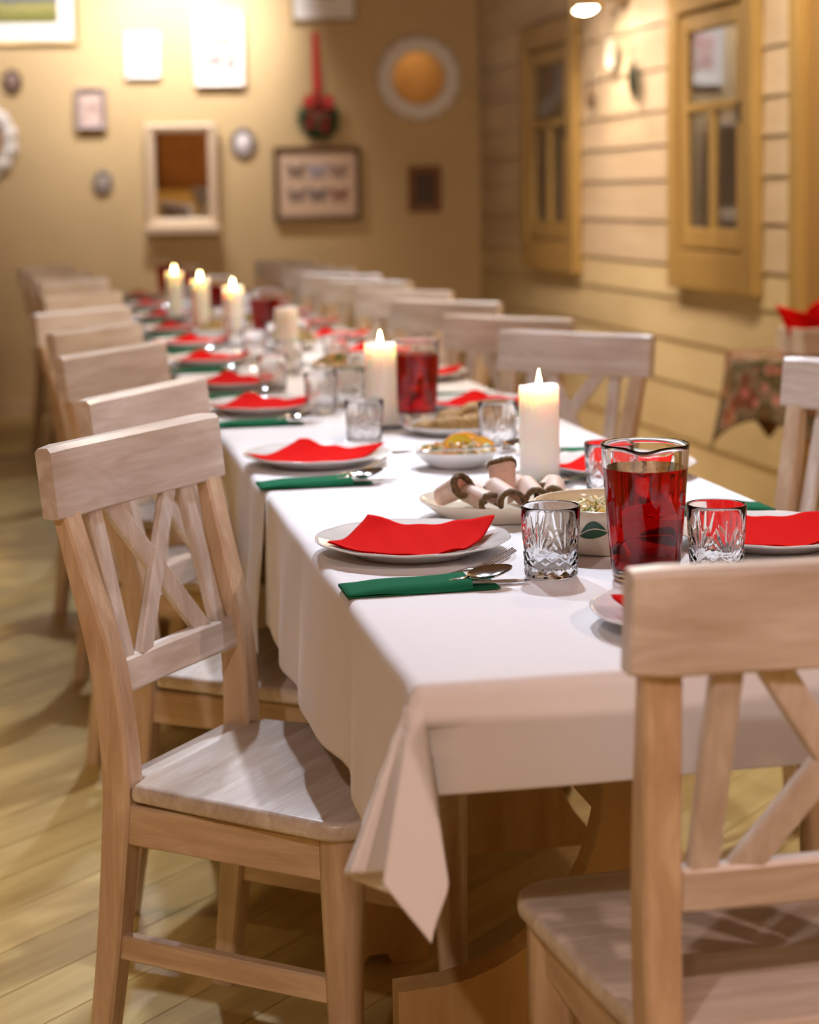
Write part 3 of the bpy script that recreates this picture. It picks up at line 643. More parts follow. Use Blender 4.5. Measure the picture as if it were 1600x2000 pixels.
def make_cloth(name, y0, y1, dl, drr, df, db, ct, seed, label):
    rnd = random.Random(seed); ph = [rnd.uniform(0, 6.28) for _ in range(8)]
    def lin(a, b_, n): return [a+(b_-a)*i/n for i in range(n+1)]
    fine = [0.004, 0.009, 0.014, 0.0189]
    A = [-v for v in lin(dl, 0.025, 40 if df else 12)]+[-v for v in reversed(fine)]+lin(0.0, TW, 14)+[TW+v for v in fine]+[TW+v for v in lin(0.025, drr, 8)]
    L = y1-y0; nL = max(24, int(L/0.035))
    B = ([-v for v in lin(df, 0.025, 34)]+[-v for v in reversed(fine)] if df else [])+lin(0.0, L, nL)+(fine and ([L+v for v in fine]+[L+v for v in lin(0.025, db, 6)] if db else []))
    def wave(y, s, side):
        k_ = min(1.0, s/0.22)
        return (0.006*math.sin(9*y+ph[side])+0.006*math.sin(17*y+ph[side+1])+0.0035*math.sin(31*y+ph[side+2]))*k_+0.012*k_
    ctab = [(0.0, (0.06, 0.0, 1.0)), (0.07, (0.34, 0.04, 0.90)), (0.13, (0.32, 0.14, 0.84)), (0.185, (0.12, 0.05, 0.82)), (0.225, (0.19, 0.24, 0.80)), (0.31, (0.0, 0.30, 1.0)), (0.40, (-0.11, 0.27, 1.0)), (0.55, (-0.12, 0.20, 1.0)), (0.75, (-0.12, 0.12, 1.0)), (0.88, (-0.05, 0.06, 1.0)), (1.0, (0.0, 0.03, 1.0))]
    vs = []
    for b_ in B:
        for a in A:
            s_l = max(0, -a); s_r = max(0, a-TW); s_f = max(0, -b_); s_b = max(0, b_-L)
            x = min(max(a, 0), TW); y = min(max(b_, 0), L); z = ct
            z += 0.0006*math.sin(7*a+ph[0])*math.sin(5*b_+ph[1])
            if (s_l or s_r) and (s_f or s_b):
                sx, sy = max(s_l, s_r), max(s_f, s_b); rho = math.hypot(sx, sy); t = math.atan2(sy, sx)/(PI/2)
                lo, fo, zf = ipol(ctab, t); h = zf*math.sqrt(max(0.05, 1-lo*lo-fo*fo))
                r = 0.012; o_, d_ = edge_drop(rho, r); k_ = min(1, rho/0.03); k2 = max(0.0, rho-0.012)
                ca, sa = math.cos(t*PI/2), math.sin(t*PI/2)
                ox = o_*ca+lo*k2; oy = o_*sa+fo*k2; z -= d_*(h*k_+1-k_)
                x += ox*(-1 if s_l else 1); y += oy*(-1 if s_f else 1)
            elif s_l or s_r:
                s_ = max(s_l, s_r); o_, d_ = edge_drop(s_); side = 0 if s_l else 3
                edge_k = 1.0
                if df: edge_k *= min(1, b_/0.12) if b_ < 0.12 else 1
                o_ += wave(y0+y, s_, side)*edge_k*(1.0 if s_l else 0.25)+0.05*max(0, s_-0.012)*(1-edge_k); z -= d_*0.995
                x += -o_ if s_l else o_
            elif s_f or s_b:
                s_ = max(s_f, s_b); o_, d_ = edge_drop(s_); o_ += (0.004*math.sin(11*x+ph[6])+0.03*s_)*min(1, s_/0.1); z -= d_*0.998
                if s_f and x < 0.12: pass
                y += -o_ if s_f else o_
            vs.append((TX0+x, y0+y, z))
    nx = len(A); ny = len(B)
    fs = [(j*nx+i, j*nx+i+1, (j+1)*nx+i+1, (j+1)*nx+i) for j in range(ny-1) for i in range(nx-1)]
    o = new_mesh(name, vs, fs, M['linen'], None, True)
    sd = o.modifiers.new('thickness', 'SOLIDIFY'); sd.thickness = 0.0012; sd.offset = 0
    tag(o, label, 'tablecloth', 'white tablecloths on the long table'); return o
make_cloth('tablecloth', TY[0], TY[1], 0.232, 0.232, 0.122, 0.0, CT, 5, 'front white linen tablecloth with a pointed corner hanging down')
make_cloth('tablecloth', TY[1]+0.001, TY[2], 0.285, 0.26, 0.0, 0.0, CT-0.0012, 6, 'second white linen tablecloth from the front, showing behind the chair')
make_cloth('tablecloth', TY[2]+0.001, TY[3], 0.26, 0.26, 0.0, 0.0, CT-0.0024, 8, 'third white linen tablecloth from the front')
make_cloth('tablecloth', TY[3]+0.001, TY[4], 0.26, 0.26, 0.0, 0.2, CT-0.0036, 9, 'white linen tablecloth at the far end of the long table')
Z0 = CT+0.0016

# ------------------------------------------------------------------ place settings
PR = 0.138
def plate_h(r):
    if r < 0.082: return 0.0065
    t = min(1, (r-0.082)/(PR-0.082)); return 0.0065+0.0155*t**1.15
def make_plate():
    prof = [(0, 0.0065), (0.06, 0.0065), (0.082, 0.0070), (0.095, 0.0110), (0.115, 0.0165), (0.132, 0.0212), (PR-0.0012, 0.0228), (PR, 0.0222), (PR-0.001, 0.0208), (0.120, 0.0150), (0.098, 0.0070), (0.086, 0.0022), (0.084, 0.0), (0.076, 0.0), (0.075, 0.0022), (0, 0.0022)]
    def mod(r, z, a):
        k_ = max(0, (r-0.09)/0.048); return r*(1+0.006*k_*math.sin(a*12)), z+0.0005*k_*math.cos(a*12)
    m_ = MB(); m_.lathe(prof, 96, mod=mod); return m_.build('dinner_plate', M['ceramic'], smooth=True)
def make_napkin(v=0):
    # a square napkin folded once, laid crumpled over the plate; x to the table middle, y away
    A_, B_, C_, D_ = Vector((-0.125, -0.015)), Vector((-0.045, 0.105)), Vector((0.128, 0.028)), Vector((0.045, -0.112))
    if v: A_, B_, C_, D_ = Vector((-0.134, -0.012)), Vector((-0.018, 0.098)), Vector((0.136, 0.012)), Vector((0.010, -0.118))
    def lay(s, t, off):
        p = (A_*(1-s)+D_*s)*(1-t)+(B_*(1-s)+C_*s)*t
        r = p.length; z = plate_h(r) if r < PR else 0.0225
        z += 0.0022+off
        if v: fold = 0.020*math.exp(-(s/0.30)**2)*t*t+0.003*t*math.sin(9*s+0.6)**2+0.004*s*t
        else: fold = t*t*(0.010+0.0028*math.sin(9.0*s+0.9))+0.006*math.exp(-(s/0.14)**2)*t*t+0.006*t*s**4+0.003*math.exp(-((s-0.95)/0.08)**2)*(1-t)
        fold += 0.0055*math.sin(PI*s)*t*t+0.0010*math.sin(s*23+t*11)+0.002*max(0, (r-0.10)/0.04)
        q = p*(1-0.02*math.sin(s*9)*t)
        return (q.x, q.y, z+max(0, fold))
    m_ = MB(); m_.grid(34, 26, lambda s, t: lay(s, t, 0.0018), 0.0)
    m_.grid(34, 26, lambda s, t: lay(s, t*0.985, 0.0), 0.0)
    o = m_.build('red_napkin', M['red'], smooth=True)
    sd = o.modifiers.new('thickness', 'SOLIDIFY'); sd.thickness = 0.0006; sd.offset = 1
    return o
def make_pouch():
    o = empty('cutlery_pouch')
    def lay(x0, x1, w0, w1, zf, n=16):
        return lambda s, t: (x0+(x1-x0)*s, (t-0.5)*(w0+(w1-w0)*s), zf(s, t))
    b_ = MB(); b_.grid(18, 8, lay(-0.10, 0.098, 0.074, 0.070, lambda s, t: 0.0014+0.0022*max(0, s-0.75)*4*0.3), 0.0010); b_.build('bottom_layer', M['green'], o, smooth=False)
    t_ = MB(); t_.grid(18, 8, lay(-0.10, 0.062, 0.075, 0.072, lambda s, t: 0.0034+0.0080*math.sin(min(1, s*1.3)*PI/2)*min(1.0, 3.2*math.sin(PI*t))+0.0015*math.sin(s*7)), 0.0014); t_.build('top_layer', M['green'], o, smooth=True)
    return o
def make_fork():
    m_ = MB()
    path = [(0.034, 0.0032, 0.0050), (0.045, 0.0030, 0.0062), (0.052, 0.0030, 0.0074)]
    rings = [[(x, a*w_/0.004, z+b_) for a, b_ in rr8(0, 0, 0.008, 0.0022, 0.0008)] for x, w_, z in path]
    rings += [[(x, a*w_/0.004, z+b_) for a, b_ in rr8(0, 0, 0.008, 0.0018, 0.0006)] for x, w_, z in ((0.062, 0.0075, 0.0085), (0.074, 0.0112, 0.0082), (0.086, 0.0116, 0.0100))]
    m_.loft(rings)
    for i in range(4):
        y = (i-1.5)*0.0062
        pts = [(0.084, 0.0098), (0.096, 0.0125), (0.110, 0.0175), (0.126, 0.0250)]
        m_.loft([[(x, y+a, z+b_) for a, b_ in rr8(0, 0, 0.0038*(1-0.12*k_), 0.0016, 0.0005)] for k_, (x, z) in enumerate(pts)])
    return m_.build('fork', M['steel'], auto=40)
def make_spoon(hl=0.13):
    m_ = MB()
    path = [(-hl*0.6, 0.0046, 0.005), (-hl*0.3, 0.0040, 0.0055), (0.01, 0.0032, 0.0060), (0.045, 0.0032, 0.0085), (0.058, 0.0036, 0.0095)]
    if hl < 0: path = [(0.030, 0.0036, 0.0058), (0.046, 0.0032, 0.0078), (0.058, 0.0036, 0.0095)]
    m_.loft([[(x, a*w_/0.004, z+b_) for a, b_ in rr8(0, 0, 0.008, 0.0024, 0.0008)] for x, w_, z in path])
    L_, W_, D_ = 0.060, 0.021, 0.0085
    def bowl(off):
        def f(s, t):
            a = 2*PI*s; r = t
            x = 0.056+L_/2+L_/2*r*math.cos(a); y = W_*r*math.sin(a)*(1-0.12*math.cos(a))
            return (x, y, 0.0120-D_*(1-r*r)+off+0.10*(x-0.056))
        return f
    m_.grid(28, 9, bowl(0.0), 0.0); m_.grid(28, 9, bowl(-0.0014), 0.0)
    return m_.build('spoon', M['steel'], smooth=True)
def make_knife():
    m_ = MB()
    m_.loft([[(x, a, z+b_) for a, b_ in rr8(0, 0, w_, t_, 0.0006)] for x, w_, t_, z in ((0.0, 0.010, 0.003, 0.0045), (0.02, 0.010, 0.003, 0.0045), (0.05, 0.012, 0.0026, 0.0042), (0.06, 0.017, 0.002, 0.0040), (0.10, 0.018, 0.0016, 0.0036), (0.126, 0.011, 0.0014, 0.0034), (0.133, 0.004, 0.0013, 0.0033))])
    return m_.build('table_knife', M['steel'], auto=40)
plate0, napkin0, pouch0, fork0, spoon0, knife0 = make_plate(), make_napkin(), make_pouch(), make_fork(), make_spoon(-1), make_knife()
serving0 = make_spoon(0.19); napkin1 = make_napkin(1)
used = set()
def put(proto_o, loc, rz, label, cat, group, tilt=None):
    if proto_o.name in used: o = copy_tree(proto_o)
    else: used.add(proto_o.name); o = proto_o
    o.location = loc; o.rotation_euler = (tilt[0] if tilt else 0, tilt[1] if tilt else 0, rz); tag(o, label, cat, group); return o
def setting(x, y, rz, nrot, words, pouch=None, cutlery=True, peak=False):
    put(plate0, (x, y, Z0), rz, 'white dinner plate under a red napkin, '+words, 'plate', 'white dinner plates')
    put(napkin1 if peak else napkin0, (x, y, Z0+0.0005), rz+nrot, 'red paper napkin on the plate, '+words, 'napkin', 'red napkins on the plates')
    if pouch is None: return
    dx, dy = pouch; c, s_ = math.cos(rz), math.sin(rz); px, py = x+c*dx-s_*dy, y+s_*dx+c*dy
    put(pouch0, (px, py, Z0), rz, 'dark green paper cutlery pouch beside the plate, '+words, 'pouch', 'green cutlery pouches')
    if cutlery:
        for pr, ddx, ddy, rr_, lb in ((fork0, 0.010, 0.028, 0.02, 'fork'), (spoon0, 0.004, -0.014, 0.05, 'spoon'), (knife0, 0.012, -0.006, 0.02, 'table knife')):
            qx, qy = px+c*ddx-s_*ddy, py+s_*ddx+c*ddy
            dz = {'fork': 0.0010, 'spoon': 0.0020, 'table knife': -0.0004}[lb]; tl = {'fork': (0.0, -0.09), 'spoon': (0.10, -0.04), 'table knife': (0, 0)}[lb]
            put(pr, (qx, qy, Z0+dz), rz+rr_, 'steel '+lb+' sticking out of the green pouch, '+words, lb.split()[-1], 'cutlery in the green pouches', tl)
LP = [(0.497, 2.461), (0.49, 3.334), (0.49, 4.186), (0.488, 4.739), (0.485, 5.443), (0.482, 6.108), (0.48, 6.78), (0.48, 7.52), (0.48, 8.30), (0.48, 9.10)]
rr_ = random.Random(11)
for i, (x, y) in enumerate(LP):
    setting(x, y, 0.0, (0.0, 0.0, 0.12, 0.05, 0.15, -0.1, 0.1, 0.0, 0.2, 0.1)[i], ('nearest' if i == 0 else ORD[i])+' setting on the left', pouch=(-0.038, -0.232 if i == 0 else -0.245), peak=i > 0)
RPs = [(1.000, 2.384), (0.995, 3.058), (0.99, 4.059), (0.99, 4.80), (0.985, 5.513), (0.985, 6.177), (0.985, 6.862), (0.985, 7.55), (0.985, 8.3), (0.985, 9.1)]
for i, (x, y) in enumerate(RPs):
    setting(x, y, PI, (3.14, 3.1, 3.0, 3.2, 3.1, 3.3, 3.1, 3.0, 3.1, 3.0)[i], ('nearest' if i == 0 else ORD[i])+' setting on the right', pouch=(-0.008, -0.27) if i in (0, 2) else (-0.02, -0.245), peak=i > 0)
setting(0.742, 1.948, PI/2, -0.6, 'at the near head of the table', None)

# ------------------------------------------------------------------ cut glass tumblers
def make_glass(nseg=144, nz=46):
    R0, R1, H = 0.0345, 0.0395, 0.094; th = 0.0032
    def outer(z, a):
        t = z/H; r = R0+(R1-R0)*t
        g = 0.0
        if z < 0.042 and z > 0.004:                         # diamond lattice
            n = 12; u = a*n/(2*PI); v = z/0.0125
            for q in (u+v, u-v):
                d = abs((q % 1.0)-0.5)*2; g = max(g, max(0, 1-(1-d)/0.34))
            g *= 0.0019
        if 0.034 < z < 0.080:                               # fans of leaf cuts
            n = 6; ph = (a*n/(2*PI)) % 1.0-0.5; xx = ph*2*PI/n*0.037; zz = z-0.030
            ang_ = math.atan2(xx, zz); rad = math.hypot(xx, zz)
            k_ = ang_/0.34; d = abs((k_+0.5) % 1.0-0.5)*0.34*rad
            lim = 0.046-0.010*abs(ang_)**0.8*1.2
            if rad < lim and abs(ang_) < 1.2:
                wdt = 0.0030*math.sin(PI*min(1, rad/lim))**0.7+0.0002
                if d < wdt: g = max(g, 0.0022*(1-d/wdt))
        return r-g
    vs = []; rings = []
    zs = [0.0, 0.0015]+[0.004+(H-0.012)*i/nz for i in range(nz)]+[H-0.004, H-0.0012, H]
    for z in zs:
        rings.append(len(vs))
        for j in range(nseg):
            a = 2*PI*j/nseg; r = outer(z, a)
            if z == 0: r -= 0.0025
            elif z < 0.003: r -= 0.0006
            if z == H: r -= 0.0010
            vs.append((r*math.cos(a), r*math.sin(a), z))
    for z, dr in ((H, th-0.0008), (H-0.0012, th), (H*0.7, th+0.0006), (H*0.4, th+0.0014), (0.018, th+0.0022), (0.013, th+0.005), (0.0115, th+0.014)):
        rings.append(len(vs)); r = R0+(R1-R0)*z/H-dr
        for j in range(nseg):
            a = 2*PI*j/nseg; vs.append((r*math.cos(a), r*math.sin(a), z))
    fs = []
    for A_, B_ in zip(rings[:-1], rings[1:]):
        for j in range(nseg):
            k_ = (j+1) % nseg; fs.append((A_+j, A_+k_, B_+k_, B_+j))
    fs.append(tuple(rings[0]+j for j in range(nseg))); fs.append(tuple(rings[-1]+j for j in range(nseg)))
    return new_mesh('cut_glass_tumbler', vs, fs, M['glass'], smooth=True)
g0 = make_glass()
GL = [(0.640, 2.255, 'in front, between the nearest left plate and the red jug'), (0.850, 2.205, 'right of the front red jug, before the nearest right plate'), (0.893, 2.80, 'half hidden behind the front red jug'),
      (0.865, 3.42, 'left of the nearest candle, beside the breaded cutlets'), (0.618, 3.53, 'behind the second plate of the left side, before the second candle'), (0.620, 4.12, 'beside the third plate of the left side'),
      (0.571, 4.62, 'beside the fourth plate of the left side'), (0.672, 5.05, 'in front of the unlit candle'), (0.70, 4.20, 'left of the second candle, farther back'), (0.80, 4.60, 'behind the second candle'),
      (0.62, 5.45, 'beside the fifth plate of the left side'), (0.625, 6.0, 'beside the sixth plate of the left side'), (0.63, 6.62, 'beside the seventh plate of the left side'), (0.63, 7.3, 'beside the eighth plate of the left side'),
      (0.62, 8.2, 'beside the ninth plate of the left side'), (0.83, 5.2, 'beside the fifth plate of the right side'), (0.83, 5.95, 'beside the sixth plate of the right side'), (0.83, 6.7, 'beside the seventh plate of the right side'), (0.82, 7.5, 'beside the eighth plate of the right side'), (0.73, 5.75, 'between the unlit candle and the third jug')]
for i, (x, y, s_) in enumerate(GL):
    put(g0, (x, y, Z0), 0.3+i*0.77, 'cut glass tumbler '+s_, 'glass', 'cut glass tumblers')

# ------------------------------------------------------------------ jugs of red drink
def make_jug():
    o = empty('glass_jug'); H = 0.178; n = 72
    def R(z): return 0.0425+0.0145*(z/H)**0.85
    sp_dir = -PI/2
    def spout(a, z):
        d = (a-sp_dir+PI) % (2*PI)-PI; k_ = max(0, 1-(H-z)/0.036)
        return math.exp(-(d/0.30)**2)*k_
    vs = []; rings = []
    def ring(z, dr, sp=1.0, lip=0.0):
        rings.append(len(vs))
        for j in range(n):
            a = 2*PI*j/n; s_ = spout(a, z)*sp; r = R(z)-dr+lip+0.012*s_**1.4
            sh = math.exp(-(((abs((a-sp_dir+PI) % (2*PI)-PI))-0.62)/0.22)**2)*max(0, 1-(H-z)/0.05)*0.003
            vs.append(((r-sh)*math.cos(a), (r-sh)*math.sin(a), z-0.0025*s_))
    for z, dr in ((0, 0.004), (0.002, 0.0008), (0.006, 0.0), (0.016, 0), (0.03, 0), (0.07, 0), (0.11, 0), (0.13, 0), (0.14, 0), (0.148, 0), (0.156, 0), (0.164, 0), (0.170, 0), (0.175, 0)): ring(z, dr)
    ring(H-0.0008, -0.0006); ring(H, 0.0012); ring(H-0.001, 0.0036)
    for z in (0.170, 0.164, 0.156, 0.148, 0.14, 0.13, 0.11, 0.07, 0.03): ring(z, 0.0034)
    ring(0.017, 0.0048); ring(0.0145, 0.010)
    fs = []
    for A_, B_ in zip(rings[:-1], rings[1:]):
        for j in range(n):
            k_ = (j+1) % n; fs.append((A_+j, A_+k_, B_+k_, B_+j))
    fs.append(tuple(rings[0]+j for j in range(n))); fs.append(tuple(rings[-1]+j for j in range(n)))
    new_mesh('jug_body', vs, fs, M['jug_glass'], o, smooth=True)
    lz = 0.147; m_ = MB()
    m_.lathe([(0, 0.0150), (R(0.015)-0.010, 0.0150), (R(0.017)-0.0040, 0.0164)]+[(R(z)-0.0028, z) for z in (0.03, 0.07, 0.11, 0.13, lz-0.001)]+[(R(lz)-0.0030, lz), (0, lz)], 64)
    lq = m_.build('red_drink', M['juice'], o, smooth=False); shade_auto(lq, 50)
    return o
j0 = make_jug()
for i, (x, y, s_) in enumerate([(0.753, 2.205, 'nearest, behind the head chair'), (0.806, 3.93, 'standing behind the second lit candle'), (0.752, 6.25, 'half hidden by the unlit candle'), (0.690, 7.35, 'beside the third lit candle'), (0.676, 8.60, 'between the two farthest candles'), (0.63, 9.55, 'farthest, left of the last candle')]):
    put(j0, (x, y, Z0), -0.36 if i == 0 else 0.5*i, 'clear glass jug of red fruit drink, '+s_, 'jug', 'jugs of red fruit drink')

# ------------------------------------------------------------------ candles
def make_candle(h, lit):
    o = empty('pillar_candle'); r = 0.0345
    def mod(rr, z, a):
        return rr, z+(0.0012*math.sin(2*a+0.6)+0.0006*math.sin(5*a) if (z > h-0.004 and rr > 0.02 and lit) else 0)
    if lit: prof = [(0, h-0.017), (0.010, h-0.0165), (0.022, h-0.012), (0.029, h-0.004), (0.0325, h+0.001), (r, h-0.0015), (r, h-0.02), (r, h*0.6), (r, h*0.3), (r, 0.004), (r-0.002, 0.001), (0, 0.001)]
    else: prof = [(0, h), (0.030, h), (0.0335, h-0.001), (r, h-0.004), (r, h*0.6), (r, h*0.3), (r, 0.004), (r-0.002, 0.001), (0, 0.001)]
    MB().lathe(prof, 48, mod=mod).build('wax_body', M['wax'], o, smooth=True)
    wz = h-0.016 if lit else h
    wk = MB().tube([(0, 0, wz-0.002), (0.0005, 0, wz+0.006), (0.002, 0, wz+0.012)], 0.0010, 6).build('wick', M['wick'], o)
    if lit:
        fz = wz+0.010
        MB().lathe([(0, 0), (0.0030, 0.003), (0.0047, 0.009), (0.0045, 0.015), (0.0028, 0.024), (0.0010, 0.032), (0, 0.036)], 16, (0, 0, fz)).build('flame', M['flame'], wk, smooth=True)
    return o
def candle_light(x, y, z, p):
    l = bpy.data.lights.new('candle_light', 'POINT'); l.energy = p; l.color = (1.0, 0.68, 0.36); l.shadow_soft_size = 0.006
    lo = bpy.data.objects.new('candle_light', l); COL.objects.link(lo); lo.location = (x, y, z)
def make_saucer():
    return MB().lathe([(0, 0.002), (0.046, 0.002), (0.053, 0.006), (0.056, 0.012), (0.0575, 0.0118), (0.055, 0.005), (0.048, 0.0), (0, 0.0)], 48).build('candle_saucer', M['glass'], smooth=True)
s0 = make_saucer()
for i, (x, y, h, lit, s_) in enumerate([(0.827, 2.98, 0.168, 1, 'burning, nearest, behind the meat platter'), (0.702, 3.797, 0.18, 1, 'burning, in front of the second jug'), (0.690, 5.24, 0.172, 0, 'unlit, in front of the third jug'),
                                      (0.634, 6.20, 0.19, 1, 'burning, third lit one from the front'), (0.573, 6.80, 0.192, 1, 'burning, fourth lit one from the front'), (0.521, 7.42, 0.194, 1, 'burning, farthest, left of all others')]):
    o = make_candle(h, lit); o.location = (x, y, Z0+0.0024); tag(o, 'ivory pillar candle, '+s_, 'candle', 'pillar candles down the middle of the table')
    put(s0, (x, y, Z0), 0, 'clear glass saucer under the candle, '+s_.replace('burning, ', ''), 'saucer', 'candle saucers')
    if lit: candle_light(x, y, Z0+h+0.010, 0.9)

# ------------------------------------------------------------------ dishes
# meat platter
mp = MB().lathe([(0, 0.012), (0.085, 0.012), (0.105, 0.017), (0.128, 0.030), (0.131, 0.0305), (0.131, 0.0285), (0.112, 0.014), (0.095, 0.002), (0.088, 0.0), (0.08, 0.0), (0.078, 0.003), (0, 0.003)], 72).build('serving_platter', M['cream'], smooth=True)
mp.location = (0.690, 2.700, Z0); mp.scale = (1.0, 0.86, 1.0); tag(mp, 'cream oval platter holding the rolled roast slices', 'platter')
M['meat'] = plain('pale_roast_meat', (0.72, 0.53, 0.44), 0.5, noise=0.10, nscale=60, Subsurface_Weight=0.15)
M['crust'] = plain('herb_crust', (0.13, 0.075, 0.025), 0.8, noise=0.6, nscale=220)
def make_roll(length, r0, r1, turn, seed):
    o = empty('roast_slice'); rnd = random.Random(seed); th = 0.0045
    def sh(off):
        def f(s, t):
            a = -0.4+turn*s; r = (r0+(r1-r0)*t)*(1-0.16*s)+off; r *= 1+0.05*math.sin(3*a+seed)
            return (r*math.cos(a), length*(t-0.5)+0.003*math.sin(a*2+seed), r0+r*math.sin(a))
        return f
    m_ = MB(); nx, ny = 30, 8
    fo, fi = sh(0.0), sh(-th)
    vs = [fo(i/(nx-1), j/(ny-1)) for j in range(ny) for i in range(nx)]; vs += [fi(i/(nx-1), j/(ny-1)) for j in range(ny) for i in range(nx)]
    n = nx*ny; fs = []; 
    for j in range(ny-1):
        for i in range(nx-1):
            q = (j*nx+i, j*nx+i+1, (j+1)*nx+i+1, (j+1)*nx+i); fs.append(q); fs.append(tuple(n+v for v in reversed(q)))
    for j in range(ny-1):
        fs.append((j*nx, (j+1)*nx, n+(j+1)*nx, n+j*nx)); fs.append((j*nx+nx-1, (j+1)*nx+nx-1, n+(j+1)*nx+nx-1, n+j*nx+nx-1))
    for i in range(nx-1): fs.append(((ny-1)*nx+i, (ny-1)*nx+i+1, n+(ny-1)*nx+i+1, n+(ny-1)*nx+i))
    m_.add(vs, fs); mt_ = m_.build('meat', M['meat'], o, smooth=True)
    cr = MB(); rings = []
    for i in range(nx):
        s_ = i/(nx-1); a = fo(s_, 0); b_ = fi(s_, 0); rn = 0.0040*rnd.uniform(0.5, 1.3)
        A_ = Vector(a); B_ = Vector(b_); d = (A_-B_).normalized(); mid = (A_+B_)/2
        rings.append([mid+d*(th*0.62+rn*0.3)*c+Vector((0, -1, 0))*(0.004+rn)*s2 for c, s2 in ((1, -0.4), (1, 0.4), (0, 1.0), (-1, 0.4), (-1, -0.4))])
    cr.loft(rings); cr.build('crust', M['crust'], mt_, smooth=True)
    return o
mz = Z0+0.0135
for i, (dx, dy, dz, rx, rz, ln, r0, r1, tn) in enumerate([(-0.080, -0.022, 0.012, -0.45, 0.55, 0.052, 0.021, 0.017, 5.0), (-0.050, -0.046, 0.004, 0.12, 0.35, 0.062, 0.019, 0.019, 4.2), (-0.014, -0.056, 0.005, 0.16, 0.10, 0.078, 0.023, 0.018, 3.9), (0.032, -0.056, 0.005, 0.16, -0.06, 0.078, 0.023, 0.018, 3.9),
                                                    (0.072, -0.040, 0.005, 0.14, -0.30, 0.070, 0.021, 0.018, 3.9), (-0.042, 0.022, 0.004, 0.1, 0.6, 0.060, 0.020, 0.018, 4.4), (0.004, 0.022, 0.026, -0.95, 2.95, 0.056, 0.023, 0.020, 4.6), (0.040, 0.034, 0.004, 0.1, 0.2, 0.06, 0.020, 0.018, 4.2), (0.078, 0.016, 0.004, 0.1, -0.5, 0.06, 0.019, 0.018, 4.2)]):
    o = make_roll(ln, r0, r1, tn, i); o.location = (0.690+dx, 2.70+dy*0.86, mz+dz); o.rotation_euler = (rx, 0, rz)
    tag(o, 'rolled slice of pale roast with herb crust, '+['leftmost, standing tilted on the rim', 'second from the left in the front row', 'third from the left in the front row', 'fourth from the left in the front row', 'rightmost in the front row', 'left one of the back row', 'lying on top of the others', 'in the middle of the back row', 'right one of the back row'][i], 'meat slice', 'roast slices on the platter')
sv = copy_tree(fork0); sv.location = (0.735, 2.745, mz+0.036); sv.rotation_euler = (0.0, 0.22, 0.35); tag(sv, 'steel serving fork lying on the roast slices', 'fork')
# salad bowl with painted leaves
BX, BY = 0.768, 2.425
def bowl_mesh(R, H):
    return [(0, 0.006), (R*0.62, 0.006), (R*0.76, 0.012), (R*0.86, H*0.4), (R*0.96, H*0.85), (R-0.002, H), (R, H+0.0006), (R+0.0015, H-0.001), (R*0.985, H*0.82), (R*0.90, H*0.35), (R*0.80, 0.005), (R*0.72, 0.0), (R*0.6, 0.0), (R*0.58, 0.002), (0, 0.002)]
def leaf_bowl(x, y, R, H, rz, label):
    o = empty('salad_bowl', (x, y, Z0), rz); tag(o, label, 'bowl', 'cream bowls with painted leaves')
    MB().lathe(bowl_mesh(R, H), 72).build('bowl_body', M['cream'], o, smooth=True)
    def rad(z):
        pts = [(0.0, R*0.72), (0.005, R*0.80), (H*0.35, R*0.90), (H*0.82, R*0.985), (H, R+0.0015)]
        for (z0, r0), (z1, r1) in zip(pts[:-1], pts[1:]):
            if z <= z1: return r0+(r1-r0)*(z-z0)/(z1-z0)
        return R
    for k_ in range(3):
        for (a0, zc, la, hh, bend, part) in ((0.0, 0.52, 0.52, 0.21, 0.12, 'painted_leaf'), (-0.60, 0.52, 0.42, 0.19, 0.10, 'painted_leaf')):
            ac = -PI/2+k_*2*PI/3+a0
            def f(s_, t, ac=ac, zc=zc, la=la, hh=hh, bend=bend):
                a = ac-la/2+la*s_; z = H*(zc+bend*math.sin(s_*PI)+(t-0.5)*2*hh*math.sin(PI*s_)**0.8+0.10*(s_-0.5)*(1 if bend > 0 else -1)); z = min(max(z, 0.004), H*0.97)
                r = rad(z)+0.0005; return (r*math.cos(a), r*math.sin(a), z)
            m_ = MB(); m_.grid(16, 6, f); lf_ = m_.build(part, M['leafgreen'], o, smooth=True)
            def fv(s_, t, ac=ac, zc=zc, la=la, bend=bend):
                a = ac-la/2+la*s_; z = H*(zc+bend*math.sin(s_*PI)+(t-0.5)*0.022+0.10*(s_-0.5)*(1 if bend > 0 else -1)+0.02); r = rad(z)+0.0009; return (r*math.cos(a), r*math.sin(a), z)
            m_ = MB(); m_.grid(16, 2, fv); m_.build('painted_vein', M['cream'], lf_, smooth=True)
        a = -PI/2+k_*2*PI/3-0.30
        m_ = MB()
        for dz, da in ((0.0, 0.0), (0.02, 0.05), (0.02, -0.05)):
            m_.grid(2, 6, lambda s_, t, dz=dz, da=da: ((rad(H*(0.55+0.3*t))+0.0008)*math.cos(a+da*t+(s_-0.5)*0.016), (rad(H*(0.55+0.3*t))+0.0008)*math.sin(a+da*t+(s_-0.5)*0.016), H*(0.55+0.3*t)))
        m_.build('painted_sprig', M['leafdark'], o)
    return o
leaf_bowl(BX, BY, 0.100, 0.066, 0.12, 'cream bowl with dark green painted leaves behind the front tumbler')
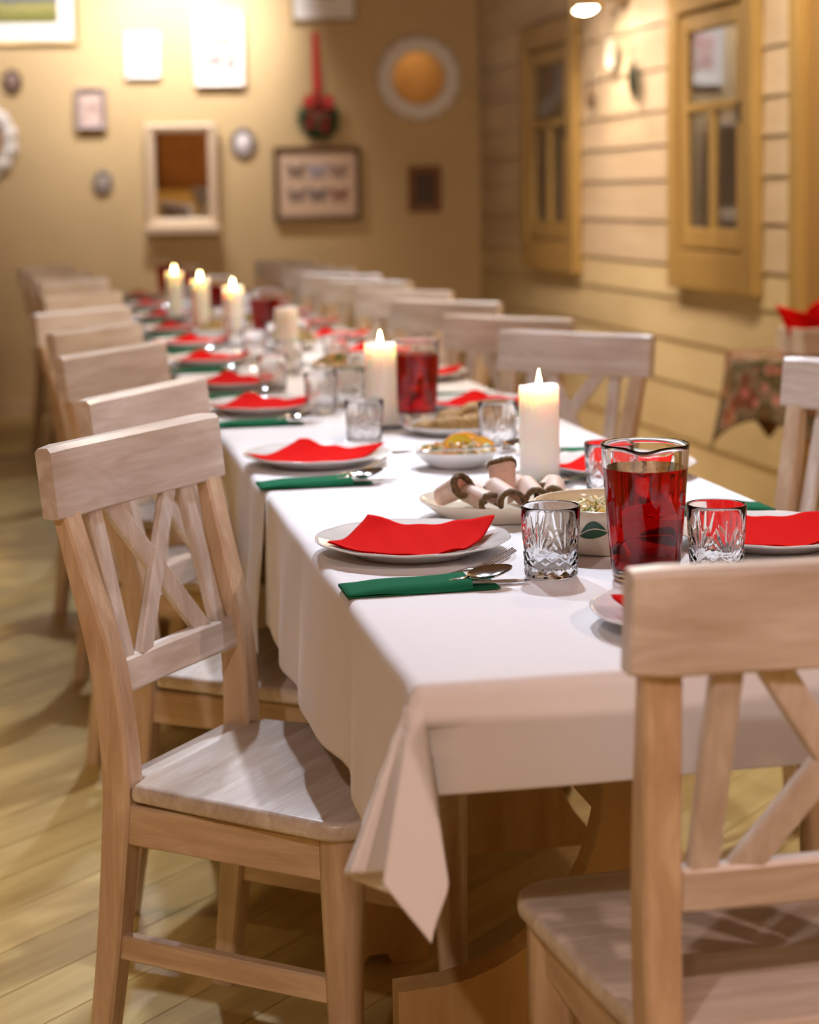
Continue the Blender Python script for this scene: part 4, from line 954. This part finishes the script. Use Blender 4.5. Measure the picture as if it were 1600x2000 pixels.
def crumbs(name, x, y, z, R, hgt, n, cols, size, seed, label, cat, ysc=1.0):
    rnd = random.Random(seed); m_ = MB(); mats = [plain('food_bit', c, 0.45) for c in cols]
    vs = []; fs = []; mi = []
    m0 = MB(); m0.lathe([(0, hgt), (R*0.4, hgt*0.85), (R*0.75, hgt*0.5), (R, 0.0), (0, -0.004)], 28, mod=lambda r, zz, a: (r, zz+0.003*math.sin(5*a+r*300)))
    vs += [(a, b_*ysc, c) for a, b_, c in m0.v]; fs += m0.f; mi += [0]*len(m0.f)
    for i in range(n):
        r = R*math.sqrt(rnd.random())*0.96; a = rnd.uniform(0, 2*PI); zz = hgt*(1-(r/R)**2)+rnd.uniform(-0.001, 0.004)
        s_ = size*rnd.uniform(0.5, 1.3); rot = Matrix.Rotation(rnd.uniform(0, 6), 3, Vector((rnd.random()-.5, rnd.random()-.5, rnd.random()-.5)).normalized())
        k_ = len(vs); dims = (s_, s_*rnd.uniform(0.4, 0.9), s_*rnd.uniform(0.3, 0.7))
        for q in range(8):
            v = rot @ Vector(((q & 1)-.5, ((q >> 1) & 1)-.5, ((q >> 2) & 1)-.5)).__class__((((q & 1)-.5)*dims[0], (((q >> 1) & 1)-.5)*dims[1], (((q >> 2) & 1)-.5)*dims[2]))
            vs.append((r*math.cos(a)+v.x, r*math.sin(a)*ysc+v.y, zz+v.z))
        for f in ((0, 2, 3, 1), (4, 5, 7, 6), (0, 1, 5, 4), (2, 6, 7, 3), (0, 4, 6, 2), (1, 3, 7, 5)): fs.append(tuple(k_+t for t in f)); mi.append(rnd.randrange(len(cols)))
    o = new_mesh(name, vs, fs, mats[0]); o.location = (x, y, z)
    for mm in mats[1:]: o.data.materials.append(mm)
    o.data.polygons.foreach_set('material_index', mi); tag(o, label, cat, None, 'stuff'); return o
crumbs('egg_salad', BX, BY, Z0+0.040, 0.086, 0.022, 900, [(0.72, 0.62, 0.36), (0.80, 0.74, 0.50), (0.78, 0.58, 0.14), (0.25, 0.32, 0.08), (0.74, 0.70, 0.52)], 0.008, 4, 'chopped egg and chive salad in the leaf-painted bowl', 'salad')
# vegetable dish
VX, VY = 0.738, 3.225
vd = MB().lathe([(0, 0.010), (0.045, 0.010), (0.065, 0.018), (0.083, 0.032), (0.085, 0.032), (0.084, 0.029), (0.068, 0.014), (0.050, 0.002), (0.046, 0.0), (0.04, 0.0), (0, 0.002)], 56).build('serving_dish', M['ceramic'], smooth=True)
vd.location = (VX, VY, Z0); vd.scale = (1.0, 0.9, 1.0); tag(vd, 'white oval dish of vegetables and orange slices', 'dish')
crumbs('vegetable_salad', VX, VY, Z0+0.024, 0.070, 0.016, 240, [(0.66, 0.50, 0.22), (0.72, 0.36, 0.05), (0.68, 0.58, 0.36), (0.08, 0.20, 0.03), (0.70, 0.25, 0.03)], 0.014, 5, 'heap of chopped vegetables in the white dish', 'salad', 0.9)
M['orange'] = plain('orange_flesh', (0.80, 0.40, 0.015), 0.35); M['peel'] = plain('orange_peel', (0.80, 0.30, 0.01), 0.4); M['lemon'] = plain('lemon_flesh', (0.82, 0.58, 0.04), 0.35)
def fruit_slice(x, y, z, r, rot, label, fl, half=True):
    o = empty('citrus_slice', (x, y, z)); o.rotation_euler = rot; n = 14; am = PI if half else 2*PI
    pts = [(r*math.cos(am*i/n), r*math.sin(am*i/n)) for i in range(n+1 if half else n)]
    fl_ = MB().prism(pts, -0.004, 0.004, 'xy').build('flesh', fl, o)
    outer = [[(k_*math.cos(am*i/n), k_*math.sin(am*i/n), z_) for k_, z_ in ((r, -0.0045), (r+0.0025, -0.003), (r+0.0025, 0.003), (r, 0.0045))] for i in range(n+1)]
    MB().loft(outer).build('peel', M['peel'], fl_, smooth=True); tag(o, label, 'fruit slice', 'citrus slices on the dishes')
fruit_slice(VX+0.000, VY-0.020, Z0+0.034, 0.028, (1.0, 0.1, 0.1), 'yellow citrus slice in the middle of the vegetable dish', M['lemon'])
fruit_slice(VX+0.022, VY+0.010, Z0+0.036, 0.026, (0.8, 0.35, -0.2), 'orange slice lying at the back right of the vegetable dish', M['orange'])
fruit_slice(VX+0.042, VY-0.010, Z0+0.030, 0.026, (0.7, 0.5, -0.5), 'orange slice lying at the right rim of the vegetable dish', M['orange'])
ss = serving0; ss.location = (VX+0.002, VY-0.072, Z0+0.034); ss.rotation_euler = (0.1, 0.02, 0.12); ss.scale = (1.25, 1.15, 1.2); tag(ss, 'steel serving spoon lying across the vegetable dish', 'spoon')
# breaded cutlets
CX_, CY_ = 0.850, 3.68
cp = MB().lathe([(0, 0.006), (0.08, 0.006), (0.10, 0.012), (0.124, 0.020), (0.126, 0.019), (0.102, 0.008), (0.085, 0.0), (0, 0.0)], 56).build('serving_platter', M['ceramic'], smooth=True)
cp.location = (CX_, CY_, Z0); cp.scale = (1, 0.85, 1); tag(cp, 'white platter of breaded cutlets behind the vegetable dish', 'platter')
M['bread'] = plain('golden_breadcrumb', (0.36, 0.215, 0.07), 0.75, noise=0.65, nscale=170)
for i, (dx, dy, dz, sx, sy, sz, rz) in enumerate([(-0.075, -0.015, 0.010, 0.038, 0.028, 0.014, 0.3), (-0.028, -0.035, 0.012, 0.042, 0.030, 0.018, -0.2), (0.026, -0.030, 0.012, 0.042, 0.030, 0.020, 0.2), (-0.015, 0.020, 0.018, 0.045, 0.032, 0.020, 0.6), (0.042, 0.022, 0.024, 0.045, 0.034, 0.024, -0.4), (0.072, -0.008, 0.014, 0.032, 0.028, 0.022, 0.9)]):
    rnd = random.Random(i+20); m_ = MB(); ph = [rnd.uniform(0, 6) for _ in range(4)]
    m_.lathe([(0, -1), (0.5, -0.86), (0.85, -0.5), (1, 0), (0.9, 0.45), (0.6, 0.8), (0, 1)], 24, mod=lambda r, z, a: (r*(1+0.12*math.sin(2*a+ph[0])+0.07*math.sin(5*a+ph[1])), z+0.12*math.sin(3*a+ph[2])*r))
    m_.v = [(a*sx, b_*sy, c*sz) for a, b_, c in m_.v]
    o = m_.build('breaded_cutlet', M['bread'], smooth=True); o.location = (CX_+dx, CY_+dy, Z0+dz+sz*0.55); o.rotation_euler = (0, 0, rz)
    tag(o, 'golden breaded cutlet, '+['leftmost on the platter', 'second from the left in front', 'third from the left in front', 'at the back left of the platter', 'topmost at the back of the platter', 'rightmost on the platter'][i], 'cutlet', 'breaded cutlets')
# dishes farther back
leaf_bowl(0.755, 4.40, 0.085, 0.060, 0.5, 'cream leaf-painted bowl behind the second candle')
crumbs('green_salad', 0.755, 4.40, Z0+0.040, 0.072, 0.024, 260, [(0.12, 0.20, 0.04), (0.20, 0.30, 0.06), (0.50, 0.45, 0.18), (0.06, 0.16, 0.03)], 0.014, 9, 'green salad in the bowl behind the second candle', 'salad')
for k_, (x, y, s_, cols) in enumerate([(0.80, 4.98, 'beside the fourth plate of the right side', [(0.75, 0.42, 0.06), (0.60, 0.38, 0.16), (0.10, 0.18, 0.04)]), (0.60, 6.45, 'left of the third lit candle', [(0.50, 0.33, 0.08), (0.40, 0.27, 0.10)]), (0.73, 6.75, 'right of the fourth lit candle', [(0.50, 0.36, 0.08), (0.30, 0.25, 0.07)]), (0.80, 5.85, 'in front of the third jug', [(0.10, 0.20, 0.05), (0.55, 0.45, 0.20), (0.6, 0.3, 0.1)])]):
    d_ = copy_tree(vd); d_.location = (x, y, Z0); d_.scale = (1.05, 1.0, 1); tag(d_, 'white serving dish with food, '+s_, 'dish', 'serving dishes farther back')
    crumbs('mixed_food', x, y, Z0+0.024, 0.072, 0.026, 150, cols, 0.018, 30+k_, 'heap of food on the white dish '+s_, 'food')

# ------------------------------------------------------------------ side table with floral cloth
SX, SY, SR, SZ = 2.30, 5.28, 0.205, 0.735
st = empty('side_table', (SX, SY, 0)); tag(st, 'small round side table under a floral cloth by the door', 'table')
MB().lathe([(0, SZ), (SR-0.01, SZ), (SR, SZ-0.006), (SR, SZ-0.022), (SR-0.01, SZ-0.028), (0, SZ-0.028)], 40).build('table_top', M['trestle'], st, smooth=False)
MB().lathe([(0.018, SZ-0.028), (0.022, 0.6), (0.03, 0.45), (0.020, 0.3), (0.035, 0.12), (0.03, 0.06), (0, 0.06)], 20).build('pedestal', M['trestle'], st, smooth=True)
for k_ in range(3):
    a = k_*2*PI/3+0.5; MB().tube([(0.02*math.cos(a), 0.02*math.sin(a), 0.12), (0.10*math.cos(a), 0.10*math.sin(a), 0.07), (0.18*math.cos(a), 0.18*math.sin(a), 0.012)], [0.018, 0.015, 0.012], 8).build('leg', M['trestle'], st, smooth=True)
m, nt, b = mat('floral_cloth'); v = coords(nt, (1, 1, 1))
v1 = N(nt, 'ShaderNodeTexVoronoi', Scale=17.0); nt.links.new(v, v1.inputs['Vector'])
r = ramp(nt, [(0.0, (0.42, 0.03, 0.03)), (0.24, (0.62, 0.28, 0.24)), (0.34, (0.07, 0.045, 0.02)), (0.48, (0.13, 0.11, 0.035)), (0.60, (0.07, 0.05, 0.025)), (0.8, (0.34, 0.17, 0.07))], v1.outputs['Distance'])
n2 = N(nt, 'ShaderNodeTexNoise', Scale=9.0, Detail=3.0); nt.links.new(v, n2.inputs['Vector'])
r2 = ramp(nt, [(0.40, (0.30, 0.11, 0.04)), (0.48, (0.10, 0.10, 0.03)), (0.55, (0.55, 0.40, 0.32)), (0.62, (0.35, 0.03, 0.02))], n2.outputs[0])
mx = N(nt, 'ShaderNodeMix', data_type='RGBA'); mx.inputs[0].default_value = 0.35; nt.links.new(r.outputs[0], mx.inputs[6]); nt.links.new(r2.outputs[0], mx.inputs[7]); nt.links.new(mx.outputs[2], b.inputs['Base Color']); b.inputs['Roughness'].default_value = 0.9
M['floral'] = m
side = 0.80; half = side/2; crot = math.radians(-4)
def drape(s_, t):
    a = 2*PI*s_; q = (a-crot) % (PI/2)-PI/4; rho_max = 0.8*half/math.cos(q)+0.2*(SR+0.26); rho = rho_max*t
    if rho <= SR: return (rho*math.cos(a), rho*math.sin(a), SZ+0.004)
    ex_ = rho-SR; th = min(ex_/0.012, PI/2); out = 0.012*math.sin(th); dn = 0.012*(1-math.cos(th))+max(0, ex_-0.0188)
    fl = 0.26+0.10*math.sin(6*a+1)+0.06*(abs(q)/(PI/4))**3
    r = SR+out+max(0, ex_-0.0188)*fl*0.55; return (r*math.cos(a), r*math.sin(a), SZ+0.004-dn*0.93)
fc = MB(); fc.grid(121, 40, drape); fo = fc.build('floral_tablecloth', M['floral'], smooth=True); fo.location = (SX, SY, 0)
sdm = fo.modifiers.new('thickness', 'SOLIDIFY'); sdm.thickness = 0.0015
tag(fo, 'dark floral tablecloth with a red pointed corner over the side table', 'tablecloth')
bk = empty('napkin_basket', (2.325, 5.20, SZ+0.006), 0.2); tag(bk, 'pale wooden napkin box on the side table', 'box')
for nm, bx_ in (('side_panel', (-0.09, 0.09, -0.07, -0.062)), ('side_panel', (-0.09, 0.09, 0.062, 0.07)), ('side_panel', (-0.09, -0.082, -0.062, 0.062)), ('side_panel', (0.082, 0.09, -0.062, 0.062))):
    MB().bbox(*bx_, 0.006, 0.085, 0.002, 1).build(nm, M['wash_x'], bk)
MB().bbox(-0.086, 0.086, -0.066, 0.066, 0.0, 0.008, 0.001, 1).build('base_panel', M['wash_x'], bk)
def red_fold(pts, loc, rz, label):
    m_ = MB(); P_ = [Vector(p) for p in pts]
    def f(s_, t):
        p = (P_[0]*(1-s_)+P_[1]*s_)*(1-t)+(P_[3]*(1-s_)+P_[2]*s_)*t
        return (p.x, p.y+0.012*math.sin(s_*5)*t, p.z+0.012*math.sin(s_*PI)*math.sin(t*PI))
    m_.grid(12, 12, f, 0.0); o = m_.build('red_napkin', M['red'], smooth=True); o.location = loc; o.rotation_euler = (0, 0, rz)
    sd = o.modifiers.new('thickness', 'SOLIDIFY'); sd.thickness = 0.003
    tag(o, label, 'napkin', 'red napkins in the box')
red_fold([(-0.075, -0.02, 0.015), (0.06, -0.03, 0.015), (0.01, -0.02, 0.115), (-0.135, 0.0, 0.155)], (2.325, 5.20, SZ+0.008), 0.1, 'red napkin in the box on the side table, its point leaning left')
red_fold([(-0.05, 0.02, 0.015), (0.078, 0.02, 0.015), (0.11, 0.03, 0.20), (-0.015, 0.02, 0.135)], (2.325, 5.20, SZ+0.008), 0.1, 'red napkin standing up tall in the box on the side table')

# ------------------------------------------------------------------ bar counter added behind the camera for the wall mirror to reflect
ct = empty('added_bar_counter', (-0.9, -2.7, 0)); tag(ct, 'added orange-brown wooden bar counter behind the camera, for the rectangular mirror to reflect', 'counter')
MB().bbox(-1.5, 1.5, -0.28, 0.30, 1.02, 1.08, 0.01).build('counter_top', M['brown_wood'], ct)
for k_ in range(6): MB().bbox(-1.45+k_*0.485, -1.45+k_*0.485+0.475, 0.16, 0.20, 0.10, 1.02, 0.008).build('front_panel', M['brown_wood'], ct)
MB().bbox(-1.45, 1.45, -0.25, 0.16, 0.0, 1.02, 0.005).build('counter_body', M['brown_wood'], ct)
